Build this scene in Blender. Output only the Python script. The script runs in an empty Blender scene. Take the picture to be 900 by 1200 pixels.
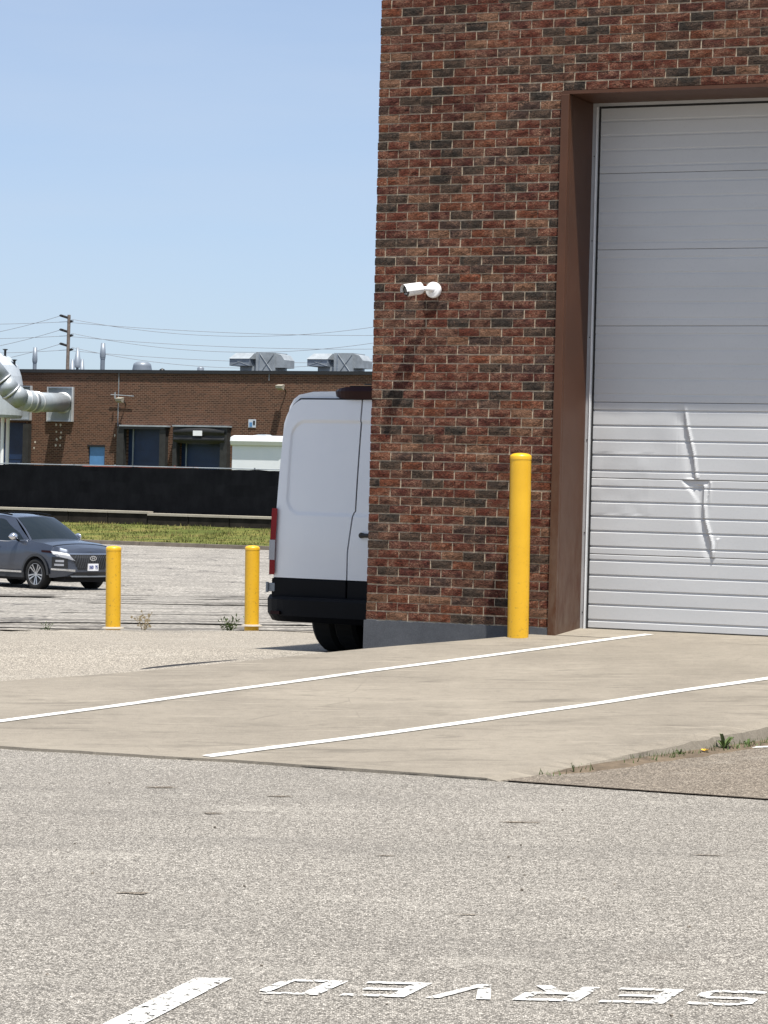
import bpy, math, random
from mathutils import Vector, Matrix, noise
random.seed(7)
S = bpy.context.scene
COL = S.collection

# ------------------------------------------------------------------ camera
F, PITCH, ROLL, EYE = 3390.0, math.atan(27/3390.0), 0.0255, Vector((0, 0, 1.6))
RT = Vector((math.cos(ROLL), 0, 0)) + Vector((0, math.sin(PITCH), math.cos(PITCH)))*math.sin(ROLL)
UP = Vector((0, math.sin(PITCH), math.cos(PITCH)))*math.cos(ROLL) - Vector((1, 0, 0))*math.sin(ROLL)
FW = Vector((0, math.cos(PITCH), -math.sin(PITCH)))
cam = bpy.data.cameras.new('camera'); camo = bpy.data.objects.new('camera', cam); COL.objects.link(camo)
cam.sensor_fit = 'VERTICAL'; cam.sensor_height = 24; cam.lens = 24*F/1200
cam.clip_start = 0.1; cam.clip_end = 6000
camo.matrix_world = Matrix(((RT.x, UP.x, -FW.x, 0), (RT.y, UP.y, -FW.y, 0), (RT.z, UP.z, -FW.z, 1.6), (0, 0, 0, 1)))
S.camera = camo

# ------------------------------------------------------------------ light
AZ = Vector((0.486, -1.328)).normalized(); ELEV = math.radians(71.5)
SUN = Vector((AZ.x*math.cos(ELEV), AZ.y*math.cos(ELEV), math.sin(ELEV)))
w = bpy.data.worlds.new('World'); S.world = w; w.use_nodes = True
nt = w.node_tree; nt.nodes.clear()
sky = nt.nodes.new('ShaderNodeTexSky'); sky.sky_type = 'NISHITA'; sky.sun_disc = False
sky.sun_elevation = ELEV; sky.sun_rotation = math.atan2(AZ.x, AZ.y)
sky.altitude = 100; sky.air_density = 0.7; sky.dust_density = 1.0; sky.ozone_density = 3.2
bg = nt.nodes.new('ShaderNodeBackground'); bg.inputs[1].default_value = 0.105
wo = nt.nodes.new('ShaderNodeOutputWorld')
# thin high haze mixed evenly into the whole sky, with very faint wisps
tcw = nt.nodes.new('ShaderNodeTexCoord'); mpw = nt.nodes.new('ShaderNodeMapping'); mpw.inputs['Scale'].default_value = (4, 4, 26)
nzw = nt.nodes.new('ShaderNodeTexNoise'); nzw.inputs['Scale'].default_value = 1.3; nzw.inputs['Detail'].default_value = 5
mrw = nt.nodes.new('ShaderNodeMapRange'); mrw.inputs[1].default_value = .35; mrw.inputs[2].default_value = .75; mrw.inputs[3].default_value = .38; mrw.inputs[4].default_value = .60
mxw = nt.nodes.new('ShaderNodeMix'); mxw.data_type = 'RGBA'; mxw.inputs[7].default_value = (3.75, 4.30, 5.15, 1)
nt.links.new(tcw.outputs['Generated'], mpw.inputs[0]); nt.links.new(mpw.outputs[0], nzw.inputs['Vector']); nt.links.new(nzw.outputs['Fac'], mrw.inputs[0])
nt.links.new(mrw.outputs[0], mxw.inputs[0]); nt.links.new(sky.outputs[0], mxw.inputs[6])
nt.links.new(mxw.outputs[2], bg.inputs[0]); nt.links.new(bg.outputs[0], wo.inputs[0])
sl = bpy.data.lights.new('sun', 'SUN'); sl.energy = 5.0; sl.angle = math.radians(0.53); sl.color = (1, .955, .88)
so = bpy.data.objects.new('sun', sl); COL.objects.link(so); so.location = SUN*50
so.rotation_euler = SUN.to_track_quat('Z', 'Y').to_euler()
S.view_settings.view_transform = 'Standard'; S.view_settings.look = 'None'
S.view_settings.exposure = 0.64; S.view_settings.gamma = 1

# ------------------------------------------------------------------ frames of reference
TH = math.atan(3390/7310.0)
C0 = Vector((-.13, 24.2, 0)); U = Vector((math.cos(TH), -math.sin(TH), 0)); N = Vector((-math.sin(TH), -math.cos(TH), 0))
def W(u, n, z): return C0 + U*u + N*n + Vector((0, 0, z))
def at(x, y, Y):                                   # photo pixel and distance -> point in the place
    d = FW + RT*((x-450)/F) - UP*((y-600)/F)
    return EYE + d*(Y/d.y)
def on_wall(x, y, p0):                             # photo pixel -> point on an upright wall parallel to the near one
    d = FW + RT*((x-450)/F) - UP*((y-600)/F)
    return EYE + d*((p0-EYE).dot(N)/d.dot(N))

# ------------------------------------------------------------------ materials
def srgb(r, g, b):
    f = lambda c: (c/255/12.92 if c/255 <= .04045 else ((c/255+.055)/1.055)**2.4)
    return (f(r), f(g), f(b), 1)
class NT:
    def __init__(s, name, rough=.8, metal=0, spec=.5):
        s.m = bpy.data.materials.new(name); s.m.use_nodes = True; s.t = s.m.node_tree
        s.b = s.t.nodes['Principled BSDF']; s.b.inputs['Roughness'].default_value = rough
        s.b.inputs['Metallic'].default_value = metal; s.b.inputs['Specular IOR Level'].default_value = spec
        g = s.t.nodes.new('ShaderNodeNewGeometry'); s.pos = g.outputs['Position']
    def n(s, kind, **kw):
        x = s.t.nodes.new('ShaderNode'+kind)
        for k, v in kw.items():
            if k.startswith('i_'): x.inputs[int(k[2:])].default_value = v
            else: setattr(x, k, v)
        return x
    def l(s, a, b): s.t.links.new(a, b)
    def mapping(s, scale=(1, 1, 1), rot=(0, 0, 0), src=None):
        m = s.n('Mapping'); m.inputs['Scale'].default_value = scale; m.inputs['Rotation'].default_value = rot
        s.l(src or s.pos, m.inputs[0]); return m.outputs[0]
    def noise(s, scale, detail=4, rough=.6, src=None, dist=0):
        x = s.n('TexNoise'); x.inputs['Scale'].default_value = scale; x.inputs['Detail'].default_value = detail
        x.inputs['Roughness'].default_value = rough; x.inputs['Distortion'].default_value = dist
        s.l(src or s.pos, x.inputs['Vector']); return x.outputs['Fac']
    def vor(s, scale, feature='F1', src=None, rnd=1):
        x = s.n('TexVoronoi', feature=feature); x.inputs['Scale'].default_value = scale
        x.inputs['Randomness'].default_value = rnd
        s.l(src or s.pos, x.inputs['Vector']); return x
    def ramp(s, src, stops):
        r = s.n('ValToRGB'); e = r.color_ramp.elements
        while len(e) < len(stops): e.new(.5)
        for i, (p, c) in enumerate(stops):
            e[i].position = p; e[i].color = c if len(c) == 4 else (*c, 1)
        s.l(src, r.inputs[0]); return r.outputs[0]
    def g(s, src, a, b, va=0, vb=1):
        r = s.n('MapRange'); r.inputs[1].default_value = a; r.inputs[2].default_value = b
        r.inputs[3].default_value = va; r.inputs[4].default_value = vb; s.l(src, r.inputs[0]); return r.outputs[0]
    def mix(s, f, a, b, mode='MIX'):
        m = s.n('Mix', data_type='RGBA', blend_type=mode)
        if hasattr(f, 'node'): s.l(f, m.inputs[0])
        else: m.inputs[0].default_value = f
        for v, i in ((a, 6), (b, 7)):
            if hasattr(v, 'node'): s.l(v, m.inputs[i])
            else: m.inputs[i].default_value = v if len(v) == 4 else (*v, 1)
        return m.outputs[2]
    def math(s, op, a, b=0):
        m = s.n('Math', operation=op)
        for v, i in ((a, 0), (b, 1)):
            if hasattr(v, 'node'): s.l(v, m.inputs[i])
            else: m.inputs[i].default_value = v
        return m.outputs[0]
    def base(s, c):
        if hasattr(c, 'node'): s.l(c, s.b.inputs['Base Color'])
        else: s.b.inputs['Base Color'].default_value = c if len(c) == 4 else (*c, 1)
    def bump(s, h, strength=.5, dist=.01, prev=None):
        b = s.n('Bump'); b.inputs['Strength'].default_value = strength; b.inputs['Distance'].default_value = dist
        s.l(h, b.inputs['Height'])
        if prev: s.l(prev, b.inputs['Normal'])
        s.l(b.outputs[0], s.b.inputs['Normal']); return b.outputs[0]
def plain(name, c, rough=.6, metal=0, var=.12, scale=3, spec=.5, bump=0):
    k = NT(name, rough, metal, spec)
    c = c if len(c) == 4 else (*c, 1)
    d = tuple(x*(1-var) for x in c[:3]); e = tuple(min(1, x*(1+var)) for x in c[:3])
    k.base(k.ramp(k.noise(scale, 6), [(.3, d), (.7, e)]))
    if bump: k.bump(k.noise(scale*20, 3), .4, bump)
    return k.m

# --- asphalt
def asphalt(name, lo, mid, hi, scale, streak=0.0, cracks=False, seam=False, stain=.25, gain=1.0):
    k = NT(name, .92, spec=.25)
    v = k.vor(scale); v2 = k.vor(scale*2.3)
    sep = k.n('SeparateColor'); k.l(v.outputs['Color'], sep.inputs[0])
    sep2 = k.n('SeparateColor'); k.l(v2.outputs['Color'], sep2.inputs[0])
    f = k.mix(.4, sep.outputs[0], sep2.outputs[1])
    dist = k.g(v.outputs['Distance'], .25, .62, 0, 1)
    col = k.ramp(f, [(.12, lo), (.45, mid), (.85, hi)])
    col = k.mix(k.math('MULTIPLY', dist, .85), col, tuple(x*.5 for x in lo[:3]))
    big = k.noise(.55, 6, .62)
    col = k.mix(k.g(big, .35, .68, stain, 0), col, (.10*gain, .092*gain, .082*gain))
    sp = k.noise(2.2, 5, .7, src=k.mapping((.5, 1.0, 1)))
    fine = k.noise(26, 5, .75); col = k.mix(k.g(fine, .5, .68, 0, .35), col, tuple(x*.75 for x in lo[:3]))
    col = k.mix(k.g(fine, .3, .46, .3, 0), col, tuple(min(1, x*1.1) for x in hi[:3]))
    col = k.mix(k.g(sp, .55, .75, 0, .22), col, (.55*gain, .52*gain, .46*gain))
    if streak:
        st = k.noise(1.0, 5, .65, src=k.mapping((.35, 1.5, 1), (0, 0, -.3)))
        col = k.mix(k.g(st, .52, .68, 0, streak), col, (.10*gain, .093*gain, .085*gain))
    hgt = k.g(v.outputs['Distance'], 0, .8, 1, 0)
    if seam:                                           # hairline cracks and old drips
        nz = k.n('TexNoise'); nz.inputs['Scale'].default_value = .9; nz.inputs['Detail'].default_value = 7; nz.inputs['Roughness'].default_value = .65
        k.l(k.pos, nz.inputs['Vector']); sc = k.n('VectorMath', operation='SCALE'); sc.inputs['Scale'].default_value = 1.6
        ad = k.n('VectorMath', operation='ADD'); k.l(nz.outputs['Color'], sc.inputs[0]); k.l(sc.outputs[0], ad.inputs[0]); k.l(k.pos, ad.inputs[1])
        cr = k.vor(.33, 'DISTANCE_TO_EDGE', src=ad.outputs[0])
        gate = k.g(k.noise(.6, 2), .5, .58)
        col = k.mix(k.math('MULTIPLY', k.g(cr.outputs['Distance'], .0012, .0035, .55, 0), gate), col, (.09, .08, .068))
        dr = k.vor(1.1); col = k.mix(k.g(dr.outputs['Distance'], .02, .12, .42, 0), col, (.13, .115, .10))
        tt = k.noise(1, 4, .6, src=k.mapping((1.4, .12, 1), (0, 0, -.42))); col = k.mix(k.g(tt, .56, .70, 0, .20), col, (.16, .145, .125))
    if cracks:
        warp = k.n('VectorMath', operation='ADD')
        nz = k.n('TexNoise'); nz.inputs['Scale'].default_value = .5; nz.inputs['Detail'].default_value = 6
        k.l(k.pos, nz.inputs['Vector']); sc = k.n('VectorMath', operation='SCALE'); sc.inputs['Scale'].default_value = 3.2
        k.l(nz.outputs['Color'], sc.inputs[0]); k.l(sc.outputs[0], warp.inputs[0]); k.l(k.pos, warp.inputs[1])
        cr = k.vor(.2, 'DISTANCE_TO_EDGE', src=warp.outputs[0])
        col = k.mix(k.g(cr.outputs['Distance'], .003, .011, .9, 0), col, (.045, .042, .042))
        cr2 = k.vor(.7, 'DISTANCE_TO_EDGE', src=warp.outputs[0])
        col = k.mix(k.g(cr2.outputs['Distance'], .004, .022, .35, 0), col, (.08, .075, .07))
    k.base(col); k.bump(hgt, .45, .005)
    return k.m
M = {}
M['asphalt'] = asphalt('asphalt', (.10, .091, .079), (.38, .352, .308), (.84, .79, .71), 150, streak=.26, stain=.22, seam=True)
M['asphalt_side'] = asphalt('asphalt_worn', (.11, .09, .07), (.28, .237, .188), (.52, .45, .365), 100, streak=.2, stain=.25)
M['asphalt_left'] = asphalt('asphalt_bleached', (.24, .215, .18), (.42, .38, .32), (.62, .565, .48), 80, streak=.2, stain=.1)
M['asphalt_lot'] = asphalt('asphalt_lot', (.27, .25, .22), (.48, .445, .395), (.68, .64, .57), 14, streak=.6, cracks=True, stain=.5)

def concrete(name, a, b, bumpd=.003, lines=True):
    k = NT(name, .88, spec=.25)
    n1 = k.noise(.8, 8, .65); n2 = k.noise(14, 6, .7); n3 = k.noise(160, 2, .5)
    col = k.ramp(n1, [(.3, a), (.72, b)])
    col = k.mix(k.g(n2, .45, .75, 0, .35), col, tuple(x*.62 for x in a[:3]))
    col = k.mix(k.g(n3, .52, .72, 0, .35), col, tuple(x*.45 for x in a[:3]))
    col = k.mix(k.g(n3, .28, .48, .3, 0), col, tuple(min(1, x*1.4) for x in b[:3]))
    if lines:
        st = k.noise(1.0, 7, .7, src=k.mapping((1.3, 13, 1), (0, 0, .12)), dist=.5)
        col = k.mix(k.g(st, .57, .66, 0, .5), col, tuple(min(1, x*1.25) for x in b[:3]))
        st2 = k.noise(1.0, 7, .7, src=k.mapping((.9, 4.2, 1), (0, 0, .1)), dist=1.2)
        col = k.mix(k.g(st2, .54, .68, 0, .55), col, tuple(x*.5 for x in a[:3]))
        wv = k.noise(1.6, 3, .6)
        sh = k.vor(.55, 'DISTANCE_TO_EDGE', src=k.mapping((1, 1.3, 1), (0, 0, .5)))
        col = k.mix(k.math('MULTIPLY', k.g(sh.outputs['Distance'], .001, .003, .3, 0), k.g(wv, .45, .6)), col, tuple(x*.35 for x in a[:3]))
    if lines:
        dr = k.vor(.8); col = k.mix(k.g(dr.outputs['Distance'], .015, .09, .5, 0), col, tuple(x*.4 for x in a[:3]))
    k.base(col); k.bump(k.mix(.5, n2, n3), .5, bumpd)
    return k.m
M['tar'] = plain('old_tar', (.13, .12, .108), .9, var=.5, scale=6, spec=.1)
M['apron'] = concrete('apron_concrete', (.185, .164, .134), (.275, .245, .20))
M['kerb'] = concrete('kerb_concrete', (.32, .29, .24), (.45, .41, .34), lines=False)
M['block'] = plain('dark_weathered_block', (.028, .024, .02), .95, var=.4, scale=2, spec=.1)
M['gap'] = plain('joint_dirt', (.035, .028, .022), .95, var=.5, scale=9, spec=.05)
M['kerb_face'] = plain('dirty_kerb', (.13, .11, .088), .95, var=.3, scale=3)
M['parge'] = concrete('painted_parging', (.055, .06, .07), (.10, .107, .12), .004, lines=False)
M['soil'] = plain('dirt', (.12, .09, .06), .95, var=.4, scale=9, bump=.01)

def road_paint(name, wear):
    k = NT(name, .75, spec=.3)
    n1 = k.noise(26, 8, .72, src=k.mapping((1, .55, 1), (0, 0, -.35)))
    n2 = k.vor(85)
    sep = k.n('SeparateColor'); k.l(n2.outputs['Color'], sep.inputs[0])
    keep = k.math('ADD', n1, k.math('MULTIPLY', sep.outputs[0], .13))
    k.base(k.ramp(k.noise(5, 6, .7), [(.35, (.50, .49, .46)), (.6, (.70, .70, .68))])); k.l(k.g(keep, wear-.05, wear+.05, 0, 1), k.b.inputs['Alpha'])
    return k.m
M['paint_line'] = road_paint('white_line_paint', .44)
M['paint_worn'] = road_paint('worn_white_paint', .49)
M['paint_letters'] = road_paint('worn_letter_paint', .515)

# --- brick
BR = [((.150, .042, .026), 26), ((.115, .034, .026), 22), ((.19, .062, .032), 12), ((.13, .055, .038), 12),
      ((.072, .052, .042), 8), ((.052, .042, .037), 6), ((.23, .12, .075), 6), ((.22, .068, .034), 2), ((.085, .052, .045), 8)]
def brick_mat(i, c):
    k = NT('brick_face_%s' % ['red', 'deep_red', 'rust', 'brown', 'charcoal', 'black', 'tan', 'orange', 'umber'][i], .93, spec=.2)
    sq = k.noise(1, 4, .65, src=k.mapping((34, 34, 85)), dist=1.8)
    pt = k.noise(1, 3, .6, src=k.mapping((12, 12, 26)))
    c = (c[0]*.50+.001, c[1]*.47+.0015, c[2]*.43+.001)
    dark = tuple(x*.16 for x in c); lite = tuple(x*1.9+.006 for x in c)
    col = k.ramp(sq, [(.38, dark), (.5, c), (.63, lite)])
    col = k.mix(k.g(pt, .52, .66, 0, .6), col, tuple(x*.5+y*.5 for x, y in zip(c, (.035, .026, .024))))
    ln = k.noise(1, 2, .5, src=k.mapping((30, 30, 70)), dist=2.4)
    rid = k.math('ABSOLUTE', k.math('SUBTRACT', ln, .5))
    gt = k.g(k.noise(1, 2, .5, src=k.mapping((9, 9, 15))), .42, .58)
    col = k.mix(k.math('MULTIPLY', k.g(rid, .008, .036, .9 if i not in (4, 5) else .4, 0), gt), col, (.40, .235, .155))
    wz = k.noise(1, 5, .6, src=k.mapping((1.1, 1.1, .35))); col = k.mix(k.g(wz, .5, .72, 0, .5), col, tuple(x*.35 for x in c))
    k.base(col); k.bump(sq, .8, .010)
    return k.m
BM = [brick_mat(i, c) for i, (c, _) in enumerate(BR)]
BW = [x for _, x in BR]
k = NT('mortar', .95, spec=.15); n1 = k.noise(25, 5, .7)
k.base(k.ramp(n1, [(.3, (.25, .20, .14)), (.7, (.60, .50, .38))])); k.bump(k.noise(120, 3), .6, .004); M['mortar'] = k.m
def far_brick():
    k = NT('distant_brick', .93, spec=.15)
    tc = k.n('TexCoord')
    mp = k.n('Mapping'); mp.inputs['Rotation'].default_value = (math.radians(90), 0, 0)
    k.l(tc.outputs['Object'], mp.inputs[0])
    b = k.n('TexBrick'); k.l(mp.outputs[0], b.inputs['Vector'])
    b.inputs['Color1'].default_value = (.125, .058, .037, 1); b.inputs['Color2'].default_value = (.05, .027, .020, 1)
    b.inputs['Mortar'].default_value = (.18, .12, .085, 1); b.inputs['Scale'].default_value = 1
    b.inputs['Mortar Size'].default_value = .017; b.inputs['Brick Width'].default_value = .27; b.inputs['Row Height'].default_value = .105
    n = k.noise(.5, 5)
    c = k.mix(k.g(n, .35, .7, 0, .3), b.outputs[0], (.085, .045, .03))
    k.base(c); return k.m
M['far_brick'] = far_brick()

def yellow():
    k = NT('yellow_bollard_paint', .38, spec=.5)
    n1 = k.noise(3, 5); sc = k.noise(45, 4, .7)
    c = k.ramp(n1, [(.3, (.68, .38, .015)), (.7, (.76, .44, .022))])
    sepp = k.n('SeparateXYZ'); k.l(k.pos, sepp.inputs[0])
    low = k.g(sepp.outputs[2], .1, 1.3, 1, .15)
    c = k.mix(k.math('MULTIPLY', k.g(sc, .60, .66, 0, .8), low), c, (.20, .12, .04))
    k.base(c); k.bump(k.noise(12, 3), .1, .004); return k.m
M['yellow'] = yellow()
def door_mat():
    k = NT('door_grey_paint', .42, spec=.45)
    n = k.noise(1, 6, .6, src=k.mapping((.8, .8, 2.5))); sp = k.noise(60, 4, .65)
    c = k.ramp(n, [(.3, (.48, .49, .50)), (.7, (.535, .54, .545))])
    c = k.mix(k.g(sp, .55, .75, 0, .25), c, (.36, .36, .36))
    k.base(c); k.bump(k.noise(3, 3), .12, .01); return k.m
M['door'] = door_mat()
def brown():
    k = NT('brown_steel_paint', .5, spec=.4)
    n = k.noise(2, 7, .6); sp = k.noise(1, 5, .7, src=k.mapping((14, 14, 5)))
    c = k.ramp(n, [(.3, (.062, .023, .009)), (.7, (.082, .031, .013))])
    sepp = k.n('SeparateXYZ'); k.l(k.pos, sepp.inputs[0])
    dirt = k.math('MULTIPLY', k.g(sepp.outputs[2], .4, 2.0, .7, .05), k.g(sp, .38, .7))
    c = k.mix(dirt, c, (.15, .11, .08)); k.base(c); k.bump(n, .15, .01); return k.m
M['brown'] = brown()
M['rubber'] = plain('black_rubber', (.012, .012, .013), .7)
M['darkplastic'] = plain('black_plastic', (.004, .0045, .006), .6, var=.25, spec=.15)
M['alu'] = plain('galvanised_strip', (.55, .56, .57), .35, .35)
M['galv'] = plain('galvanised_steel', (.33, .37, .42), .42, .6, var=.2, scale=2)
M['galvmatte'] = plain('weathered_galvanised', (.27, .30, .325), .6, .0, var=.2, scale=2)
M['white'] = plain('white_paint', (.80, .81, .82), .3, var=.03)
M['whiteplastic'] = plain('white_plastic', (.82, .82, .82), .35, var=.03)
M['duct'] = plain('brushed_duct', (.33, .36, .38), .45, .25, var=.15, scale=1)
M['stack'] = plain('grey_stack', (.20, .23, .27), .45, .2, var=.15, scale=1)
M['silo'] = plain('pale_grey_paint', (.42, .46, .50), .5, var=.06)
M['black'] = plain('black_metal', (.014, .014, .015), .5)
M['lens'] = plain('dark_lens', (.008, .008, .010), .08, spec=.8)
M['vanwhite'] = NT('van_white_paint', .22, spec=.5).m
k = NT('van_white_body', .25, spec=.5); k.base(k.ramp(k.noise(1.2, 6), [(.3, (.74, .765, .80)), (.7, (.80, .82, .84))]))
k.b.inputs['Coat Weight'].default_value = .4; M['vanwhite'] = k.m
M['redlens'] = plain('red_lens', (.20, .003, .005), .4, spec=.25)
M['darkred'] = plain('dark_red_lens', (.020, .002, .003), .4, spec=.2)
M['clearlens'] = plain('grey_clear_lens', (.32, .33, .36), .15, spec=.8)
k = NT('car_metallic_blue_grey', .28, .55, .5); k.base(k.ramp(k.noise(1, 4), [(.3, (.058, .070, .098)), (.7, (.072, .086, .118))]))
k.b.inputs['Coat Weight'].default_value = .8; k.b.inputs['Coat Roughness'].default_value = .05; M['carpaint'] = k.m
k = NT('car_glass', .04, spec=.9); k.base((.008, .013, .016)); k.b.inputs['IOR'].default_value = 1.38; M['glass'] = k.m
M['tyre'] = plain('tyre_rubber', (.008, .008, .008), .85, var=.3, scale=9)
M['rim'] = plain('alloy_rim', (.55, .56, .58), .3, .7)
M['chrome'] = plain('chrome', (.75, .76, .78), .12, .95)
M['cladding'] = plain('grey_cladding', (.03, .032, .036), .6)
M['plate'] = plain('white_plate', (.78, .78, .80), .4, var=.02)
M['plate_ink'] = plain('blue_plate_ink', (.03, .05, .20), .5)
M['bluedoor'] = plain('shaded_blue_door_paint', (.006, .024, .072), .5, var=.25, scale=1)  # blue darkened to carry the shade inside the recessed dock openings
M['bluelight'] = plain('mid_blue_door_paint', (.08, .21, .42), .5, var=.1)
M['pad'] = plain('dock_pad_vinyl', (.022, .022, .021), .7, var=.35, scale=3)
M['curtain'] = plain('black_vinyl_curtain', (.012, .012, .012), .55, var=.3, scale=3)
k = NT('privacy_screen', .95, spec=.04)
fn = k.noise(1, 5, .7, src=k.mapping((2.5, 2.5, 1.2))); f2 = k.vor(6.5)
c = k.ramp(fn, [(.3, (.0055, .006, .0075)), (.75, (.010, .011, .013))]); k.base(k.mix(k.g(f2.outputs['Distance'], .03, .09, .35, 0), c, (.02, .022, .025))); M['screen'] = k.m
M['wood'] = plain('grey_pole_wood', (.17, .14, .12), .9, var=.3, scale=5)
M['wire'] = plain('wire', (.20, .22, .25), .6)
M['leaf'] = plain('weed_leaf', (.07, .11, .025), .6, var=.5, scale=30)
M['leafdry'] = plain('dry_stalk', (.25, .20, .12), .8, var=.3, scale=30)
M['yellowleaf'] = plain('yellow_petal', (.75, .45, .03), .6)
M['redrust'] = plain('rust_red_pipe', (.20, .045, .03), .7, var=.4)
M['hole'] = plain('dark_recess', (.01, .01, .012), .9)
k = NT('grass_soil', .95, spec=.1); gn = k.noise(1, 7, .7, src=k.mapping((.5, 1.6, 1)))
k.base(k.ramp(gn, [(.32, (.045, .06, .016)), (.5, (.10, .115, .03)), (.68, (.20, .17, .055))])); M['turf'] = k.m
k = NT('grass_blade', .7, spec=.2); gn = k.noise(1, 6, .7, src=k.mapping((.6, 1.6, 1)))
k.base(k.ramp(gn, [(.34, (.04, .06, .014)), (.48, (.11, .12, .03)), (.62, (.26, .215, .085))])); M['grass'] = k.m
M['patch'] = plain('patch_pale_mortar', (.5, .45, .38), .9)
M['signface'] = plain('small_sign_white', (.5, .55, .62), .5)

# ------------------------------------------------------------------ mesh helpers
class MB:
    def __init__(s): s.v = []; s.f = []; s.mi = []; s.c = 0
    def quad(s, a, b, c, d):
        i = len(s.v); s.v += [tuple(a), tuple(b), tuple(c), tuple(d)]; s.f.append((i, i+1, i+2, i+3)); s.mi.append(s.c)
    def poly(s, pts):
        i = len(s.v); s.v += [tuple(p) for p in pts]; s.f.append(tuple(range(i, i+len(pts)))); s.mi.append(s.c)
    def hexa(s, p):                      # 8 corners: bottom 4 ccw, top 4 ccw
        i = len(s.v); s.v += [tuple(q) for q in p]
        for f in ((3, 2, 1, 0), (4, 5, 6, 7), (0, 1, 5, 4), (1, 2, 6, 5), (2, 3, 7, 6), (3, 0, 4, 7)):
            s.f.append(tuple(i+k for k in f)); s.mi.append(s.c)
        return s
    def box(s, x0, x1, y0, y1, z0, z1):
        return s.hexa([(x0, y0, z0), (x1, y0, z0), (x1, y1, z0), (x0, y1, z0), (x0, y0, z1), (x1, y0, z1), (x1, y1, z1), (x0, y1, z1)])
    def grid(s, rows, closed=False):     # rows of points
        i = len(s.v); m = len(rows[0])
        for r in rows: s.v += [tuple(p) for p in r]
        for a in range(len(rows)-1):
            for b in range(m if closed else m-1):
                c = (b+1) % m
                s.f.append((i+a*m+b, i+a*m+c, i+(a+1)*m+c, i+(a+1)*m+b)); s.mi.append(s.c)
        return s
    def tube(s, pts, rad, seg=8, caps=True):
        pts = [Vector(p) for p in pts]; rad = rad if isinstance(rad, (list, tuple)) else [rad]*len(pts)
        rows = []; ref = None
        for j, p in enumerate(pts):
            d = (pts[min(j+1, len(pts)-1)]-pts[max(j-1, 0)]).normalized()
            if ref is None: ref = Vector((0, 0, 1)) if abs(d.z) < .9 else Vector((1, 0, 0))
            a = (ref - d*ref.dot(d)).normalized(); b = d.cross(a); ref = a
            rows.append([p + a*rad[j]*math.cos(2*math.pi*q/seg) + b*rad[j]*math.sin(2*math.pi*q/seg) for q in range(seg)])
        i = len(s.v); s.grid(rows, True)
        if caps:
            s.f.append(tuple(range(i+seg-1, i-1, -1))); s.mi.append(s.c)
            e = i+(len(pts)-1)*seg; s.f.append(tuple(range(e, e+seg))); s.mi.append(s.c)
        return s
    def lathe(s, cx, cy, prof, seg=24):  # prof: (r, z)
        rows = [[(cx+r*math.cos(2*math.pi*q/seg), cy+r*math.sin(2*math.pi*q/seg), z) for q in range(seg)] for r, z in prof]
        return s.grid(rows, True)
    def build(s, name, mat, parent=None, smooth=False, loc=None, bevel=0, **props):
        me = bpy.data.meshes.new(name); me.from_pydata(s.v, [], s.f)
        for m in (mat if isinstance(mat, list) else [mat]): me.materials.append(m)
        if isinstance(mat, list): me.polygons.foreach_set('material_index', s.mi)
        if smooth: me.polygons.foreach_set('use_smooth', [True]*len(me.polygons))
        me.update(); o = bpy.data.objects.new(name, me); COL.objects.link(o)
        if parent: o.parent = parent
        if loc is not None: o.location = loc
        if bevel:
            b = o.modifiers.new('bevel', 'BEVEL'); b.width = bevel; b.segments = 2; b.limit_method = 'ANGLE'
        for k_, v_ in props.items(): o[k_] = v_
        return o
def thing(name, label, cat, loc=(0, 0, 0), rz=0, group=None):
    o = bpy.data.objects.new(name, None); COL.objects.link(o); o.location = loc; o.rotation_euler = (0, 0, rz)
    o.empty_display_size = .3; o['label'] = label; o['category'] = cat
    if group: o['group'] = group
    return o
def dup(root, loc, label=None, rz=None, scale=None):
    r = root.copy(); COL.objects.link(r); r.location = loc
    if rz is not None: r.rotation_euler = (0, 0, rz)
    if scale: r.scale = (scale,)*3
    if label: r['label'] = label
    def rec(a, b):
        for ch in list(a.children):
            if ch == b: continue
            c = ch.copy(); COL.objects.link(c); c.parent = b; rec(ch, c)
    rec(root, r); return r
def lerp(a, b, t): return a+(b-a)*t

# ================================================================== GROUND
CA, CB = Vector((-4.05, 30.73, 0)), Vector((-.76, 32.07, 0)); CD = (CB-CA).normalized(); CN = Vector((-CD.y, CD.x, 0))
m = MB()                                   # near asphalt: one sheet from behind the camera up to the crest
rows = []
for j in range(61):
    t = j/60; row = []
    for i in range(41):
        s_ = -60 + i*3.0
        far = CA + CD*(s_-.0) + CN*(.05*noise.noise(Vector((s_*.7, 3, 0))))
        near = Vector((far.x-8, -45, 0)); p = near.lerp(far, t**.8)
        row.append(p)
    rows.append(row)
m.grid(rows)
e0 = [CA + CD*(-60+i*3.0) + CN*(.05*noise.noise(Vector(((-60+i*3.0)*.7, 3, 0)))) for i in range(41)]
m.grid([e0, [p + CN*.12 + Vector((0, 0, -.14)) for p in e0]])
ground = m.build('asphalt_ground', M['asphalt'], kind='structure')
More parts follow.
